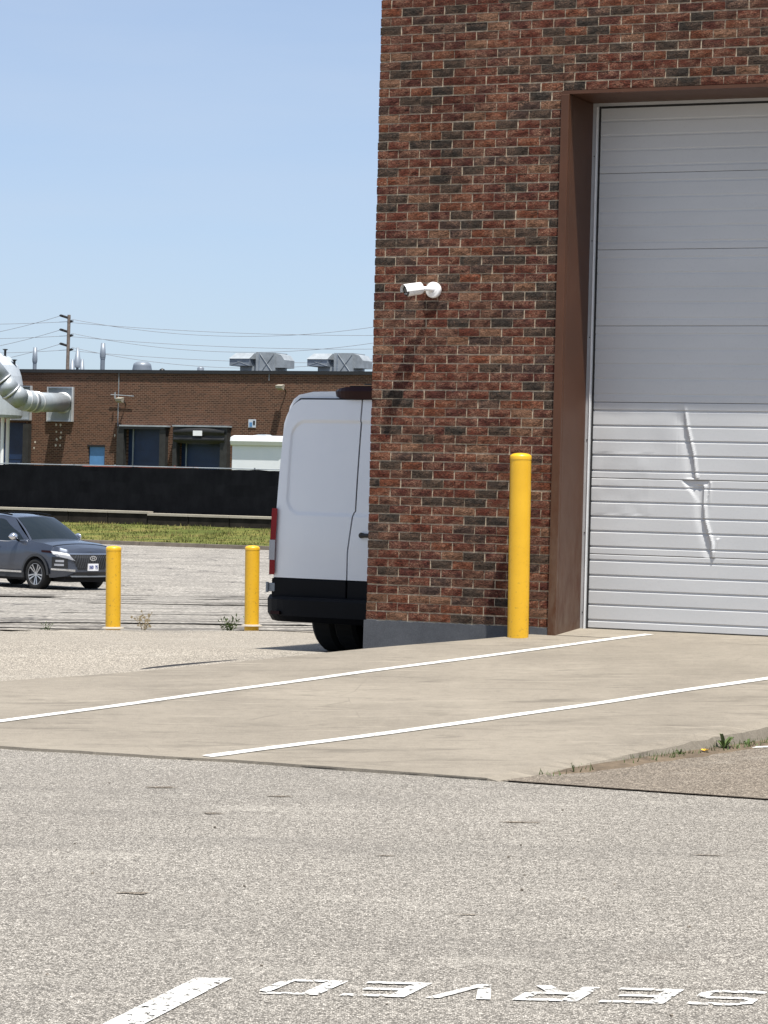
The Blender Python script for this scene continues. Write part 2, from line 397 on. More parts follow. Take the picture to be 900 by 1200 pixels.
# bleached asphalt on the far left of the apron (laid over the sheet)
m = MB(); pts = []
def leftN(n):                              # left edge of the apron as u(n)
    tab = [(7.6, -2.35), (6.3, -1.72), (4.51, -.716), (3.55, -.089), (1.58, .736), (.25, 1.39), (0, 1.5)]
    if n >= tab[0][0]: return tab[0][1] - (n-tab[0][0])*.56
    for (a, ua), (b, ub) in zip(tab, tab[1:]):
        if b <= n <= a: return lerp(ub, ua, (n-b)/(a-b))
    return 1.5
def rightN(n): 
    tab = [(7.15, 4.215), (6.16, 4.403), (4.355, 4.865), (2, 5.45), (0, 6.0)]
    for (a, ua), (b, ub) in zip(tab, tab[1:]):
        if b <= n <= a: return lerp(ub, ua, (n-b)/(a-b))
    return 4.215 if n > 7 else 6.0
def front_n(u): return 7.13 + .03*noise.noise(Vector((u*1.7, 0, 0))) + (.10*max(0, 2.6-u)**1.05 if u < 2.6 else 0)
AZ0 = lambda n: max(0.006, .44 - .0611*n) 
rows = []
for j in range(70):
    n = lerp(7.75, -9.5, j/69); row = []
    for i in range(28):
        u_ = lerp(leftN(max(n, 0))-.4, -38, (i/27)**2.2); p = W(u_, n, .005 + .165*math.exp(-((n+.5)/1.35)**2)*max(0, min(1, (7+u_)/4)))
        d = (p-CA).dot(CN); p.z = p.z if d < -1 else min(p.z, .005)
        if d > -.02: p = p - CN*(d+.02)
        row.append(p)
    rows.append(row)
m.grid(rows); m.build('bleached_asphalt', M['asphalt_left'], smooth=True, kind='structure')
# the low bank of asphalt feathered down from the left side of the apron
m = MB(); rows = []
for j in range(60):
    n = lerp(7.5, .02, j/59); e = leftN(n); z = AZ0(n); w_ = .35+z*2.4
    rows.append([W(e+.02-w_*t, n, .007 + max(0, z-.012)*(1-t)**1.4 + .008*noise.noise(W(e-w_*t, n, 0)*3)*(t > 0 and t < 1)) for t in (0, .12, .3, .5, .75, 1)])
m.grid(rows); m.build('feathered_asphalt', M['asphalt_left'], smooth=True, kind='structure')
# right hand patch of older asphalt, its cold joint proud of a thin dark gap
m = MB(); rows = []
for j in range(40):
    n = lerp(7.10, -.4, j/39)
    rows.append([W(lerp(rightN(max(n, 0))-.1, 16, i/20), n + (.02*noise.noise(Vector((i*.9, 5, 0))) if j == 0 else 0), .004 + .025*(7.10-n)) for i in range(21)])
m.grid(rows); m.build('old_asphalt', M['asphalt_side'], kind='structure')
m = MB(); rows = [[], []]
for i in range(90):
    u = lerp(4.24, 16, i/89); c = 7.115+.02*noise.noise(Vector((u*1.5, 2, 0)))
    rows[0].append(W(u, c+.012+.008*noise.noise(Vector((u*6, 0, 0))), .0075)); rows[1].append(W(u, c-.022, .0075))
m.grid(rows); m.build('joint_gap', M['gap'], ground)
m = MB(); rows = [[], []]
for i in range(120):
    u = lerp(-3.5, 4.12, i/119); f = front_n(u); k_ = max(.15, min(1, (u-.8)/2.2))
    rows[0].append(W(u, f-.012+.022*k_*max(0, min(1, .5+1.5*noise.noise(Vector((u*2.1, 3, 0)))))+.006*noise.noise(Vector((u*9, 0, 0))), .0085)); rows[1].append(W(u, f-.03, .0085))
m.grid(rows); m.build('joint_gap', M['gap'], ground)

# ---- concrete apron (solid, rises to the door)
m = MB(); rows = []; NJ, NI = 90, 60
def apron_pt(i, j):
    t = j/NJ; n0 = lerp(7.2, 0, t)
    a, b = leftN(n0), rightN(n0); u = lerp(a, b, i/NI)
    n = n0 if j else front_n(u)
    if j and j < 12: n = lerp(front_n(u), lerp(7.2, 0, 12/NJ), j/12)
    edge = 0
    if i == NI: u += .035*noise.noise(Vector((n*2.3, 1, 0)))+.015*noise.noise(Vector((n*9, 1, 0)))
    if j == 0: n += .018*noise.noise(Vector((u*5, 7, 0)))
    z = AZ0(n) + .010 + .006*noise.noise(Vector((u*.8, n*.8, 0)))
    if i == NI: z -= .02+.012*noise.noise(Vector((n*7, 4, 0)))
    return W(u, n, z)
for j in range(NJ+1): rows.append([apron_pt(i, j) for i in range(NI+1)])
m.grid(rows)
m.grid([rows[0], [Vector((p.x, p.y, -.1)) for p in rows[0]]])
rr = [r[-1] for r in rows]; m.grid([rr, [p + U*(.03+.03*noise.noise(Vector((p.y*4, 0, 0)))) - Vector((0, 0, (p.z)*.5+.02)) for p in rr], [p+U*.06 - Vector((0, 0, .45)) for p in rr]])
rl = [r[0] for r in rows]; m.grid([[p-Vector((0, 0, .5)) for p in rl], rl])
m.quad(W(1.5, 0, .45), W(6.2, 0, .45), W(6.2, -.7, .4928), W(1.5, -.7, .4928))
apron = m.build('concrete_apron', M['apron'], smooth=False, kind='structure')
# painted lines on the apron
def apron_line(c, wd):
    m = MB(); rows = []
    K = 60
    for j in range(K+1):
        t = j/K*(len(c)-1); a = min(int(t), len(c)-2); f = t-a
        u = lerp(c[a][0], c[a+1][0], f); n = lerp(c[a][1], c[a+1][1], f)
        d = Vector((c[a+1][0]-c[a][0], c[a+1][1]-c[a][1])).normalized()
        h = wd/2+.004*noise.noise(Vector((t*9, 0, 0)))
        pr = []
        for s_ in (-1, 1):
            uu, nn = u+s_*h*d.y, n-s_*h*d.x
            pr.append(W(uu, nn, AZ0(nn)+.0105+.0045+.006*noise.noise(Vector((uu*.8, nn*.8, 0)))))
        rows.append(pr)
    m.grid(rows); return m.build('painted_line', M['paint_line'], apron)
apron_line([(.12, 7.35), (.433, 6.316), (1.274, 3.376), (2.26, .0), (2.385, -.36)], .095)
apron_line([(2.337, 7.09), (3.161, 5.012), (4.157, 2.099), (4.85, .06)], .095)

# stripe and upside-down lettering on the near asphalt
def flat(name, polys, z, mat, parent):
    m = MB()
    for p in polys: m.poly([(x, y, z) for x, y in p])
    return m.build(name, mat, parent)
a_, b_, c_, d_ = [Vector(q) for q in ((-.783, 8.53), (-.663, 8.55), (-.4535, 9.358), (-.5717, 9.345))]
STRIPE = [[a_+(a_-d_)*1.5, b_+(b_-c_)*1.5, c_, d_]]
flat('painted_stripe', STRIPE, .0045, M['paint_worn'], ground)
m = MB(); q0 = [(2.265, 17.84), (2.31, 17.79), (3.40, 18.28), (3.34, 18.36)]
m.poly([(x, y, .0045+.004+.025*(7.10-(Vector((x, y, 0))-C0).dot(N))) for x, y in q0]); m.build('painted_stripe', M['paint_worn'], ground)
LET = {  # strokes in a 1x1 cell, (x0,y0,x1,y1) quads as polygons; seen from the far side they read RESERVED
 'R': [[(0, 0), (.27, 0), (.27, 1), (0, 1)], [(.2, .86), (.75, .86), (.9, .8), (.95, 1), (.2, 1)], [(.78, .5), (1, .5), (1, 1), (.78, .9)], [(.2, .42), (.9, .42), (.9, .56), (.2, .56)], [(.42, .42), (.68, .42), (1.02, 0), (.76, 0)]],
 'E': [[(0, 0), (.27, 0), (.27, 1), (0, 1)], [(.2, .86), (1, .86), (1, 1), (.2, 1)], [(.2, .43), (.85, .43), (.85, .57), (.2, .57)], [(.2, 0), (1, 0), (1, .14), (.2, .14)]],
 'S': [[(.15, .86), (1, .82), (1, .95), (.8, 1), (.2, 1)], [(0, .55), (.2, .5), (.2, .95), (0, .85)], [(.05, .57), (.2, .45), (.95, .43), (.8, .57)], [(.8, .1), (1, .18), (1, .45), (.8, .52)], [(0, .05), (.2, 0), (.8, 0), (.95, .14), (0, .17)]],
 'V': [[(0, 1), (.22, 1), (.6, 0), (.4, 0)], [(.78, 1), (1, 1), (.6, 0), (.42, 0)]],
 'D': [[(0, 0), (.29, 0), (.29, 1), (0, 1)], [(.22, .87), (.75, .87), (.9, 1), (.22, 1)], [(.22, 0), (.9, 0), (.75, .13), (.22, .13)], [(.8, .08), (1, .2), (1, .8), (.8, .92)]]}
TXT = 'RESERVED'
for i, ch in enumerate(TXT):
    cx = 1.8285 - i*.272                       # left of the word lies right of the picture: it is read from beyond
    polys = []
    for p in LET[ch]:
        q = []
        for (a, b) in p:
            x = cx - a*.205 - b*.095; y = 9.36 - .018*i*0 - b*.275 - a*0.0
            q.append((x, y - (cx-0)*.0))
        polys.append(q)
    m = MB()
    for q in polys: m.poly([(x, y, .0045 + .0002*polys.index(q)) for x, y in q])
    m.build('painted_letter', M['paint_letters'], ground)
# tar scars and gouges
for (x, y, a, b) in ((-.94, 11.25, .14, .03), (-1.13, 15.2, .2, .05), (-.5, 14.9, .16, .03), (.7, 14.0, .22, .03), (.35, 10.9, .12, .015), (1.5, 12.9, .2, .02), (-.8, 14.05, .12, .04), (.05, 12.6, .1, .02)):
    m = MB(); ring = []
    for q in range(20):
        t = 2*math.pi*q/20; r_ = .7+.6*noise.noise(Vector((x*9+math.cos(t)*1.7, y*5+math.sin(t)*1.7, 0)))
        ring.append((x+math.cos(t)*a*r_*.6+math.sin(t)*.01, y+math.sin(t)*b*r_, .004))
    m.poly(ring); m.build('tar_scar', M['asphalt_side'], ground)
m = MB()
for _ in range(26):                                   # loose pebbles
    x = random.uniform(-1.6, 2.2); y = random.uniform(8.4, 16.5); r = random.uniform(.003, .006)
    m.box(x-r, x+r, y-r, y+r*1.3, 0, r*1.2)
m.build('loose_pebbles', M['asphalt_side'], kind='stuff')
m = MB()                                              # thin flat black sliver laid along the left edge of the apron
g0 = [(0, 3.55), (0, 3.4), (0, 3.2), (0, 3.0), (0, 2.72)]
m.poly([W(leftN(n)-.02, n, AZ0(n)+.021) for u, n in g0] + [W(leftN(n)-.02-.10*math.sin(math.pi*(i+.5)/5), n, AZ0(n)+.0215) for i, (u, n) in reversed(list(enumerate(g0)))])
m.build('black_sliver', M['hole'], apron)

# ---- parking lot behind the crest, falling away
m = MB(); rows = []
for j, s_ in enumerate([0, .5, 2, 5, 10, 15, 20, 26, 31, 34, 40, 60, 75, 90, 110, 140]):
    z = -.10 if s_ < .6 else (-.10 - (s_)*.0258 if s_ < 33 else -.95)
    rows.append([CA + CD*lerp(-160, 180, i/40) + CN*(s_+.02) + Vector((0, 0, z+ (.03*noise.noise(Vector((i*1.3, s_*.3, 0))) if 2 < s_ < 33 else 0))) for i in range(41)])
m.grid(rows); lot = m.build('parking_lot', M['asphalt_lot'], smooth=True, kind='structure')
rt = random.Random(5)
for q in range(26):                                   # wandering tar-sealed cracks
    s0 = rt.uniform(-2, 16); d0_ = 1.0+rt.random()**1.5*30; Lq = rt.uniform(2.5, 9); wq = rt.uniform(.03, .075)*(1+d0_*.03)
    rows = [[], []]
    for i in range(28):
        ss = s0+Lq*i/27; dd = d0_+2.2*noise.noise(Vector((ss*.35, q*3.1, 0)))+.5*noise.noise(Vector((ss*1.5, q*7, 2)))
        dd = max(.7, dd); wv = wq*(.5+.9*abs(noise.noise(Vector((ss*2, q, 5)))))
        zq = (-.10-dd*.0258 if dd < 33 else -.95)+.035
        for r_, o_ in ((0, -wv), (1, wv)): rows[r_].append(CA+CD*ss+CN*(dd+o_*6)+Vector((0, 0, zq-o_*6*.0258)))
    m = MB(); m.grid(rows); m.build('tar_seam', M['tar'], lot)
m = MB(); m.quad((-3000, 100, -1.15), (3000, 100, -1.15), (3000, 5000, -1.15), (-3000, 5000, -1.15))
m.quad((-3000, -3000, -1.15), (3000, -3000, -1.15), (3000, 100, -1.15), (-3000, 100, -1.15))
m.build('distant_ground', M['soil'], kind='structure')

# ---- kerb, grass bank, block wall, fence (all run parallel to the near wall)
KP = Vector((-9.0, 117.0, -.95))
def K(u, v, z): return KP + U*u - N*v + Vector((0, 0, z+.95))
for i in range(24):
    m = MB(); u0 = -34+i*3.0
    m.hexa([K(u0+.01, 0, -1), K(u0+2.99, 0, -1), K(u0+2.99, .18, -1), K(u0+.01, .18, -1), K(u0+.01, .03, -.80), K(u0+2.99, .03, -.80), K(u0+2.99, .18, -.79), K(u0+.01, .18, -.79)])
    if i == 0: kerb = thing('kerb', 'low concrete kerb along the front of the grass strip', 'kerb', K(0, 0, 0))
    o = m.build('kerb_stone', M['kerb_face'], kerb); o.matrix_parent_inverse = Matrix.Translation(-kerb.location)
m = MB(); rows = []
def bank(v): return -.82 + .60*min(1, max(0, (v-.2)/6.6))**1.1
for j in range(22):
    v = .18 + j*.33; rows.append([K(lerp(-36, 40, i/60), v, bank(v)+.03*noise.noise(Vector((i*.9, v, 0)))) for i in range(61)])
rows.append([K(lerp(-36, 40, i/60), 55, -.1) for i in range(61)])
m.grid(rows); m.build('grass_bank', M['turf'], smooth=True, kind='structure')
m = MB()
for _ in range(26000):
    u = random.uniform(-26, 10); v = random.uniform(.25, 7.0); z = bank(v)-.01
    cl = noise.noise(Vector((u*.8, v*1.1, 4)))
    if random.random() > .62+cl: continue
    h = random.uniform(.05, .13)*(1+.7*cl); a = random.uniform(0, math.pi); wv = random.uniform(.012, .028)
    p = K(u, v, z); d = Vector((math.cos(a)*wv, math.sin(a)*wv, 0)); tp = p+Vector((random.uniform(-.05, .05), random.uniform(-.05, .05), h))
    i = len(m.v); m.v += [tuple(p-d), tuple(p+d), tuple(tp)]; m.f.append((i, i+1, i+2)); m.mi.append(0)
m.build('grass', M['grass'], kind='stuff', label='short patchy green and straw grass on the bank below the black fence')
ret = thing('block_wall', 'low dark block wall with pale concrete caps under the black fence', 'wall', K(0, 7, 0))
for i in range(22):
    L = 2.0; u0 = -30.6+i*L*1.0; dz = .07 if u0 < -5.2 else 0
    jit = random.uniform(-.015, .015)
    m = MB(); a0 = K(u0+.02, 7+jit, -.2); 
    m.hexa([K(u0+.02, 7+jit, -.25), K(u0+L-.02, 7+jit, -.25), K(u0+L-.02, 7.45, -.25), K(u0+.02, 7.45, -.25), K(u0+.02, 7+jit, .19+dz), K(u0+L-.02, 7+jit, .19+dz), K(u0+L-.02, 7.45, .19+dz), K(u0+.02, 7.45, .19+dz)])
    o = m.build('wall_block', M['block'], ret); o.matrix_parent_inverse = Matrix.Translation(-ret.location)
    m = MB(); m.hexa([K(u0+.01, 6.95+jit, .193+dz), K(u0+L-.01, 6.95+jit, .193+dz), K(u0+L-.01, 7.5, .193+dz), K(u0+.01, 7.5, .193+dz), K(u0+.01, 6.95+jit, .29+dz), K(u0+L-.01, 6.95+jit, .29+dz), K(u0+L-.01, 7.5, .30+dz), K(u0+.01, 7.5, .30+dz)])
    o = m.build('cap_stone', M['kerb'], ret); o.matrix_parent_inverse = Matrix.Translation(-ret.location)
fen = thing('screen_fence', 'long black privacy-screened chain fence on top of the block wall', 'fence', K(0, 8, 0))
def fadd(m, name, mat, **kw):
    o = m.build(name, mat, fen, **kw); o.matrix_parent_inverse = Matrix.Translation(-fen.location); return o
for i in range(18):
    u0 = -33+i*3.0; m = MB(); rows = []
    for a in range(13):
        u = u0+a*.25; top = 2.28 - .03*math.sin(math.pi*a/12) + .02*noise.noise(Vector((u*2, 0, 0)))
        rows.append([K(u, 8+.035*noise.noise(Vector((u*1.2, z*1.5, 2))), z) for z in (.1, .6, 1.1, 1.6, 2.05, top)])
    m.grid(rows); rows2 = [[p + (-N)*.012 for p in reversed(r)] for r in rows]; m.grid(rows2)
    fadd(m, 'screen_panel', M['screen'])
    m = MB(); m.tube([K(u0, 8.08, 0), K(u0, 8.08, 2.36)], .035, 8); fadd(m, 'fence_post', M['black'])
m = MB(); m.tube([K(-33, 8.06, 2.31), K(21, 8.06, 2.31)], .022, 6); fadd(m, 'top_rail', M['galvmatte'])

# ================================================================== NEAR BRICK BUILDING
HB = 11.2
bld = thing('brick_building', 'tall red brick industrial building with a large grey overhead door', 'building', C0, -TH)
# local frame: x = along the wall, y = into the building, z up
OX0, OX1, OZ, DV = 1.712, 6.05, 4.865, .59
m = MB(); V0, V1 = .0065, .35
m.box(.006, OX0-.034, V0, V1, -.3, HB-.02); m.box(OX0-.034, OX1+.034, V0, V1, OZ+.01, HB-.02); m.box(OX1+.034, 16, V0, V1, -.3, HB-.02)
m.box(.0065, .35, V1, 18, -.3, HB-.021); m.box(15.65, 15.995, V1, 18, -.3, HB-.022)
m.box(.35, 15.65, 17.7, 17.995, -.3, HB-.023)
m.build('mortar_wall', M['mortar'], bld)
m = MB(); m.box(.3, 15.7, .3, 17.8, HB-.4, HB-.3); m.build('roof', M['pad'], bld)
for (a, b, c, d) in ((-.05, 16.05, -.05, .45), (-.05, .45, .4501, 18.05), (15.55, 16.05, .4501, 18.05), (.4501, 15.549, 17.6, 18.04)):
    m = MB(); m.box(a, b, c, d, HB-.015, HB+.09); m.build('roof_coping', M['brown'], bld)
# brick prototypes: front face 5x3 with rough relief
def brick_mesh(seed):
    rnd = random.Random(seed); L, H, D = .1850, .0640, .09
    nx, nz = 5, 3; rows = []
    for b in range(nz):
        row = []
        for a in range(nx):
            x = L*a/(nx-1); z = H*b/(nz-1)
            e = a in (0, nx-1) or b in (0, nz-1)
            row.append((x+ (rnd.uniform(-.0015, .0015) if e else rnd.uniform(-.008, .008)), (rnd.uniform(.001, .003) if e else rnd.uniform(-.0025, .0005)), z+(rnd.uniform(-.0012, .0012) if e else rnd.uniform(-.006, .006))))
        rows.append(row)
    v = [p for r in rows for p in r]; f = []
    for b in range(nz-1):
        for a in range(nx-1): i = b*nx+a; f.append((i, i+1, i+nx+1, i+nx))
    n0 = len(v); v += [(0, D, 0), (L, D, 0), (L, D, H), (0, D, H)]
    f.append(tuple(reversed([0, 1, 2, 3, 4])) + (n0+1, n0) if False else (n0, n0+1, 4, 3, 2, 1, 0))
    f.append((n0+1, n0+2, 14, 9, 4)); f.append((n0+2, n0+3, 10, 11, 12, 13, 14)); f.append((n0+3, n0, 0, 5, 10))
    f.append((n0+3, n0+2, n0+1, n0))
    return v, f
PROTO = [brick_mesh(s) for s in range(6)]
PM = {}
def brick_data(s, mi):
    if (s, mi) not in PM:
        me = bpy.data.meshes.new('brick'); me.from_pydata(PROTO[s][0], [], PROTO[s][1]); me.materials.append(BM[mi]); me.update(); PM[(s, mi)] = me
    return PM[(s, mi)]
PU, PZ, Z0 = .1945, .0739, .512
rb = random.Random(42); cand = []; rest = []
ncourse = int((HB-.03-Z0)/PZ)
for c in range(ncourse):
    z = Z0+c*PZ; off = 0 if c % 2 == 0 else .0975
    wob = .0018*math.sin(c*1.7)
    x = 0 if off == 0 else .0975
    if off: rest.append((0, z, .0875/.185, 0, c))                 # header at the corner, shown as a short piece
    while x < 15.8:
        x1 = x+.185
        segs = [(x, min(x1, 16))]
        if z < OZ - .01 and z+.0 < OZ:
            segs = []
            if x < OX0-.075: segs.append((x, min(x1, OX0-.070)))
            if x1 > OX1+.075: segs.append((max(x, OX1+.07), x1))
            if z+PZ > OZ+.03: pass
        for a, b in segs:
            if b-a > .03:
                rest.append((a, z, (b-a)/.185, wob, c))
        x += PU
def camdist(t):
    p = W(t[0]+.09, 0, t[1]); return (p-EYE).length
vis = []
for t in rest:
    p = W(t[0]+.05, 0, t[1]+.03)-EYE; d = p.dot(FW); px = 450+F*p.dot(RT)/d; py = 600-F*p.dot(UP)/d
    vis.append((-5 < px < 905 and -5 < py < 1200, camdist(t)))
order = sorted([i for i in range(len(rest)) if vis[i][0] and rest[i][2] > .4], key=lambda i: vis[i][1])[:300]
near = set(order); stuff = MB()
def colour_of(x, z):
    bias = noise.noise(Vector((x*.9, z*.9, 8)))
    ws = list(BW)
    ws[4] *= 1+1.2*max(0, bias*2); ws[5] *= 1+1.5*max(0, bias*2)
    return rb.choices(range(9), ws)[0]
for i, (x, z, sx, wob, c) in enumerate(rest):
    s_ = rb.randrange(6); mi = colour_of(x, z); y = rb.uniform(-.004, .002); dz = rb.uniform(-.0015, .0015)+wob; dx = rb.uniform(-.002, .002)
    if x < .01: dx = rb.uniform(-.001, .004)
    if i in near:
        o = bpy.data.objects.new('brick', brick_data(s_, mi)); COL.objects.link(o); o.parent = bld
        o.location = (x+dx, y, z+dz); o.scale = (sx, 1, 1)
    else:
        k0 = len(stuff.v); v, f = PROTO[s_]
        stuff.v += [(x+dx+p[0]*sx, y+p[1], z+dz+p[2]) for p in v]
        for q in f: stuff.f.append(tuple(k0+a for a in q)); stuff.mi.append(mi)
for c in range(ncourse):                                            # side wall
    z = Z0+c*PZ; y = .0975 if c % 2 == 0 else .0
    while y < 17.8:
        s_ = rb.randrange(6); v, f = PROTO[s_]; k0 = len(stuff.v); mi = colour_of(y+30, z); dd = rb.uniform(-.004, .002)
        if y == 0: y0, sx = .091, .094/.185
        else: y0, sx = y, 1
        stuff.v += [(dd+p[1], y0+.185*sx-p[0]*sx, z+p[2]) for p in v]
        for q in f: stuff.f.append(tuple(k0+a for a in q)); stuff.mi.append(mi)
        y += PU
stuff.build('brickwork', BM, bld, kind='stuff')
# painted parging at the foot
for (a, b) in ((-.012, OX0-.075), (OX1+.075, 16)):
    m = MB(); rows = []
    K_ = 90 if a < 1 else 10
    for i in range(K_+1):
        x = lerp(a, b, i/K_); t = Z0-.004+.010*noise.noise(Vector((x*11, 0, 0)))+.006*noise.noise(Vector((x*37, 0, 0)))-.006
        rows.append([(x, -.016, -.35), (x, -.015+.003*noise.noise(Vector((x*5, 1, 0))), .3), (x, -.014, t), (x, .03, t+.003)])
    m.grid(rows)
    if a < 1: m.grid([[(-.012, y_, -.35), (-.012, y_, Z0-.01)] for y_ in (18, 9, -.014)])
    m.build('parging', M['parge'], bld)
# door frame (brown steel): flange, return, header
fr = MB(); fr.box(OX0-.070, OX0, -.022, .02, .3, OZ-.028); fr.hexa([(OX0-.008, .0205, .3), (OX0, .0205, .3), (OX0-.018, DV, .3), (OX0-.03, DV, .3), (OX0-.008, .0205, OZ-.0285), (OX0, .0205, OZ-.0285), (OX0-.018, DV, OZ-.0285), (OX0-.03, DV, OZ-.0285)])
jamb = fr.build('door_jamb', M['brown'], bld, bevel=.004)
fr = MB(); fr.box(OX1, OX1+.07, -.022, .02, .3, OZ-.028); fr.box(OX1-.004, OX1+.006, .0205, DV, .3, OZ-.0285); fr.build('door_jamb', M['brown'], bld, bevel=.004)
fr = MB(); fr.box(OX0-.065, OX1+.065, -.008, DV+.05, OZ-.026, OZ+.002); fr.build('lintel_plate', M['brown'], bld)
m = MB(); m.box(.35, 15.6, DV+.10, DV+.16, .3, HB-.5); m.build('inner_wall', M['hole'], bld)
# jamb fillers beside the door, weather strip and rubber
for sx in (1, -1):
    X = (lambda q: q) if sx == 1 else (lambda q: OX0+OX1-q)
    def bx(a, b, y0, y1, z0, z1):
        q = MB(); x0, x1 = sorted((X(a), X(b))); q.box(x0, x1, y0, y1, z0, z1); return q
    st = bx(OX0-.022, OX0+.034, DV-.012, DV+.002, .47, OZ-.027).build('weather_strip', M['alu'], bld)
    bx(OX0+.018, OX0+.024, DV-.026, DV-.0125, .47, OZ-.060).build('strip_rib', M['white'], st)
    bx(OX0+.0345, OX0+.048, DV-.008, DV+.02, .47, OZ-.050).build('rubber_seal', M['rubber'], st)
    for z in (.62, 1.28, 2.05, 2.9, 3.7, 4.4):
        q = MB(); q.tube([(X(OX0+.002), DV-.016, z), (X(OX0+.002), DV-.012, z)], .005, 8); q.build('screw', M['black'], st)
q = MB(); q.box(OX0+.035, OX1-.035, DV-.014, DV+.004, OZ-.052, OZ-.027); hs = q.build('weather_strip', M['alu'], bld)
q = MB(); q.box(OX0+.049, OX1-.049, DV-.004, DV+.025, OZ-.070, OZ-.0525); q.build('rubber_seal', M['rubber'], hs)
# sectional door
DZ0, SEC = .492, .630
DX0, DX1 = OX0+.046, OX1-.046
CR1 = [(2.557, 2.349), (2.581, 2.191), (2.646, 1.941), (2.675, 1.746)]
CR2 = [(2.744, 1.70), (2.744, 1.553), (2.762, 1.405), (2.822, 1.221), (2.829, 1.11)]
def cx_at(cr, z):
    for (a, za), (b, zb) in zip(cr, cr[1:]):
        if zb <= z <= za: return lerp(b, a, (z-zb)/(za-zb))
    return None
def dent(x, z):
    d = 0
    c = cx_at(CR1, z)
    if c is not None:
        t = (x-c); fade = min(1, (2.36-z)/.15)
        d += .020*fade*math.exp(-(t/.013)**2) - .012*fade*math.exp(-((t+.045)/.04)**2)
    c = cx_at(CR2, z)
    if c is not None:
        t = (x-c); fade = min(1, (z-1.08)/.08)
        d += .022*fade*math.exp(-(t/.014)**2) - .014*fade*math.exp(-((t+.045)/.035)**2)
    if 1.50 < z < 1.733:                                            # folded triangle under the section joint
        h = (z-1.50)/.233; l = lerp(2.744, 2.56, h); r = lerp(2.75, 2.80, h)
        if l-.02 < x < r: d += -.020*h*(1-(x-l)/(r-l)*.6)*min(1, max(0, (x-l+.02)/.03))
        t = x-2.79; d += .012*h*math.exp(-(t/.012)**2)
    if 1.10 < z < 1.26:
        t = abs(x-(2.83+.25*(z-1.11))); d += .010*math.exp(-(t/.012)**2)
    if abs(z-1.70) < .25 and x < 2.3:
        d += .004*noise.noise(Vector((x*9, z*7, 3)))
    d += .003*noise.noise(Vector((x*2.2, z*2.6, 0)))*(1 if z < 2.5 else .3)
    if 1.735 < z < 2.40 and x < 2.5: d += .005*noise.noise(Vector((x*5, z*4, 9)))
    return d
door = thing('overhead_door', '', '', (0, 0, 0)); del door['label']; del door['category']; door.parent = bld
xs = [DX0]; x = DX0
while x < DX1-.01:
    x += .011 if 2.42 < x < 2.95 else (.05 if x < 3.4 else .3); xs.append(min(x, DX1))
for s_ in range(7):
    z0 = DZ0-.016+s_*SEC; z1 = z0+SEC; ztop = min(z1, OZ-.055)
    prof = [(z0+.0012, .016), (z0+.0025, .003), (z0+.007, 0)]
    for g_ in (.104, .308, .5, .695, .893):
        zc = z0+SEC*g_
        if s_ == 0: zc += .02
        if zc > ztop-.02: continue
        prof += [(zc-.016, 0), (zc-.008, .0095), (zc+.002, .0105), (zc+.0085, 0), (zc+.03, 0), (zc+.06, 0)] if g_ < .85 else [(zc-.016, 0), (zc-.008, .0095), (zc+.002, .0105), (zc+.0085, 0)]
    prof += [(ztop-.007, 0), (ztop-.0025, .003), (ztop-.0012, .016)]
    if s_ == 0: prof[0] = (DZ0+.001, .02); prof[1] = (DZ0+.002, .004); prof[2] = (DZ0+.006, 0)
    if s_ < 3:                                                        # finer rows where the door is creased
        fine_ = []
        for (za, da), (zb_, db) in zip(prof, prof[1:]):
            q_ = max(1, int((zb_-za)/.012)); fine_ += [(lerp(za, zb_, t_/q_), lerp(da, db, t_/q_)) for t_ in range(q_)]
        prof = fine_+[prof[-1]]
    m = MB(); hi = s_ >= 3
    rows = [[(x, DV+.004+d*(.30 if hi else 1) - (dent(x, z) if s_ < 3 or (s_ == 3 and False) else 0), z) for x in (xs if s_ < 3 else xs[::4]+[DX1])] for z, d in prof]
    m.grid(rows); m.build('door_panel', M['door'], door, smooth=False)
m = MB(); m.box(DX0, DX1, DV+.002, DV+.03, .455, DZ0-.002); m.build('bottom_seal', M['rubber'], door)

# ---- security camera on the wall
sc = thing('security_camera', 'white bullet security camera on a round wall mount on the brick wall', 'camera', W(.551, .0, 3.256), -TH)
m = MB(); mr = []
for r, y in ((.066, -.004), (.066, -.030), (.060, -.040), (.038, -.044), (.034, -.046)):
    mr.append([(r*math.cos(2*math.pi*q/32), y-.0, r*math.sin(2*math.pi*q/32)) for q in range(32)])
m.grid(mr, True); m.poly(list(reversed(mr[-1]))); m.poly(mr[0]); m.build('wall_mount', M['whiteplastic'], sc, smooth=False)
m = MB(); m.tube([(0, -.04, 0), (-.010, -.075, .004), (-.062, -.12, .005)], [.024, .019, .019], 14); m.build('arm', M['whiteplastic'], sc, smooth=True)
bd = Vector((-.58, -.80, -.17)).normalized(); rg = bd.cross(Vector((0, 0, 1))).normalized(); up = rg.cross(bd)
p0 = Vector((-.062, -.120, .004))
def ringp(c, r, sq=1, n_=24): return [c + rg*(r*math.cos(2*math.pi*q/n_)) + up*(r*sq*math.sin(2*math.pi*q/n_)) for q in range(n_)]
m = MB(); rr_ = [ringp(p0-bd*.012, .022), ringp(p0, .040), ringp(p0+bd*.02, .047), ringp(p0+bd*.135, .049), ringp(p0+bd*.145, .047)]
m.grid(rr_, True); m.poly(rr_[0]); m.build('housing', M['whiteplastic'], sc, smooth=True)
m = MB(); m.poly(ringp(p0+bd*.1465, .0455)); m.grid([ringp(p0+bd*.1465, .0455), ringp(p0+bd*.153, .040)], True); fp = m.build('front_glass', M['lens'], sc)
m = MB(); m.tube([p0+bd*.146+up*.006, p0+bd*.156+up*.006], .020, 18); m.build('lens', M['lens'], fp)
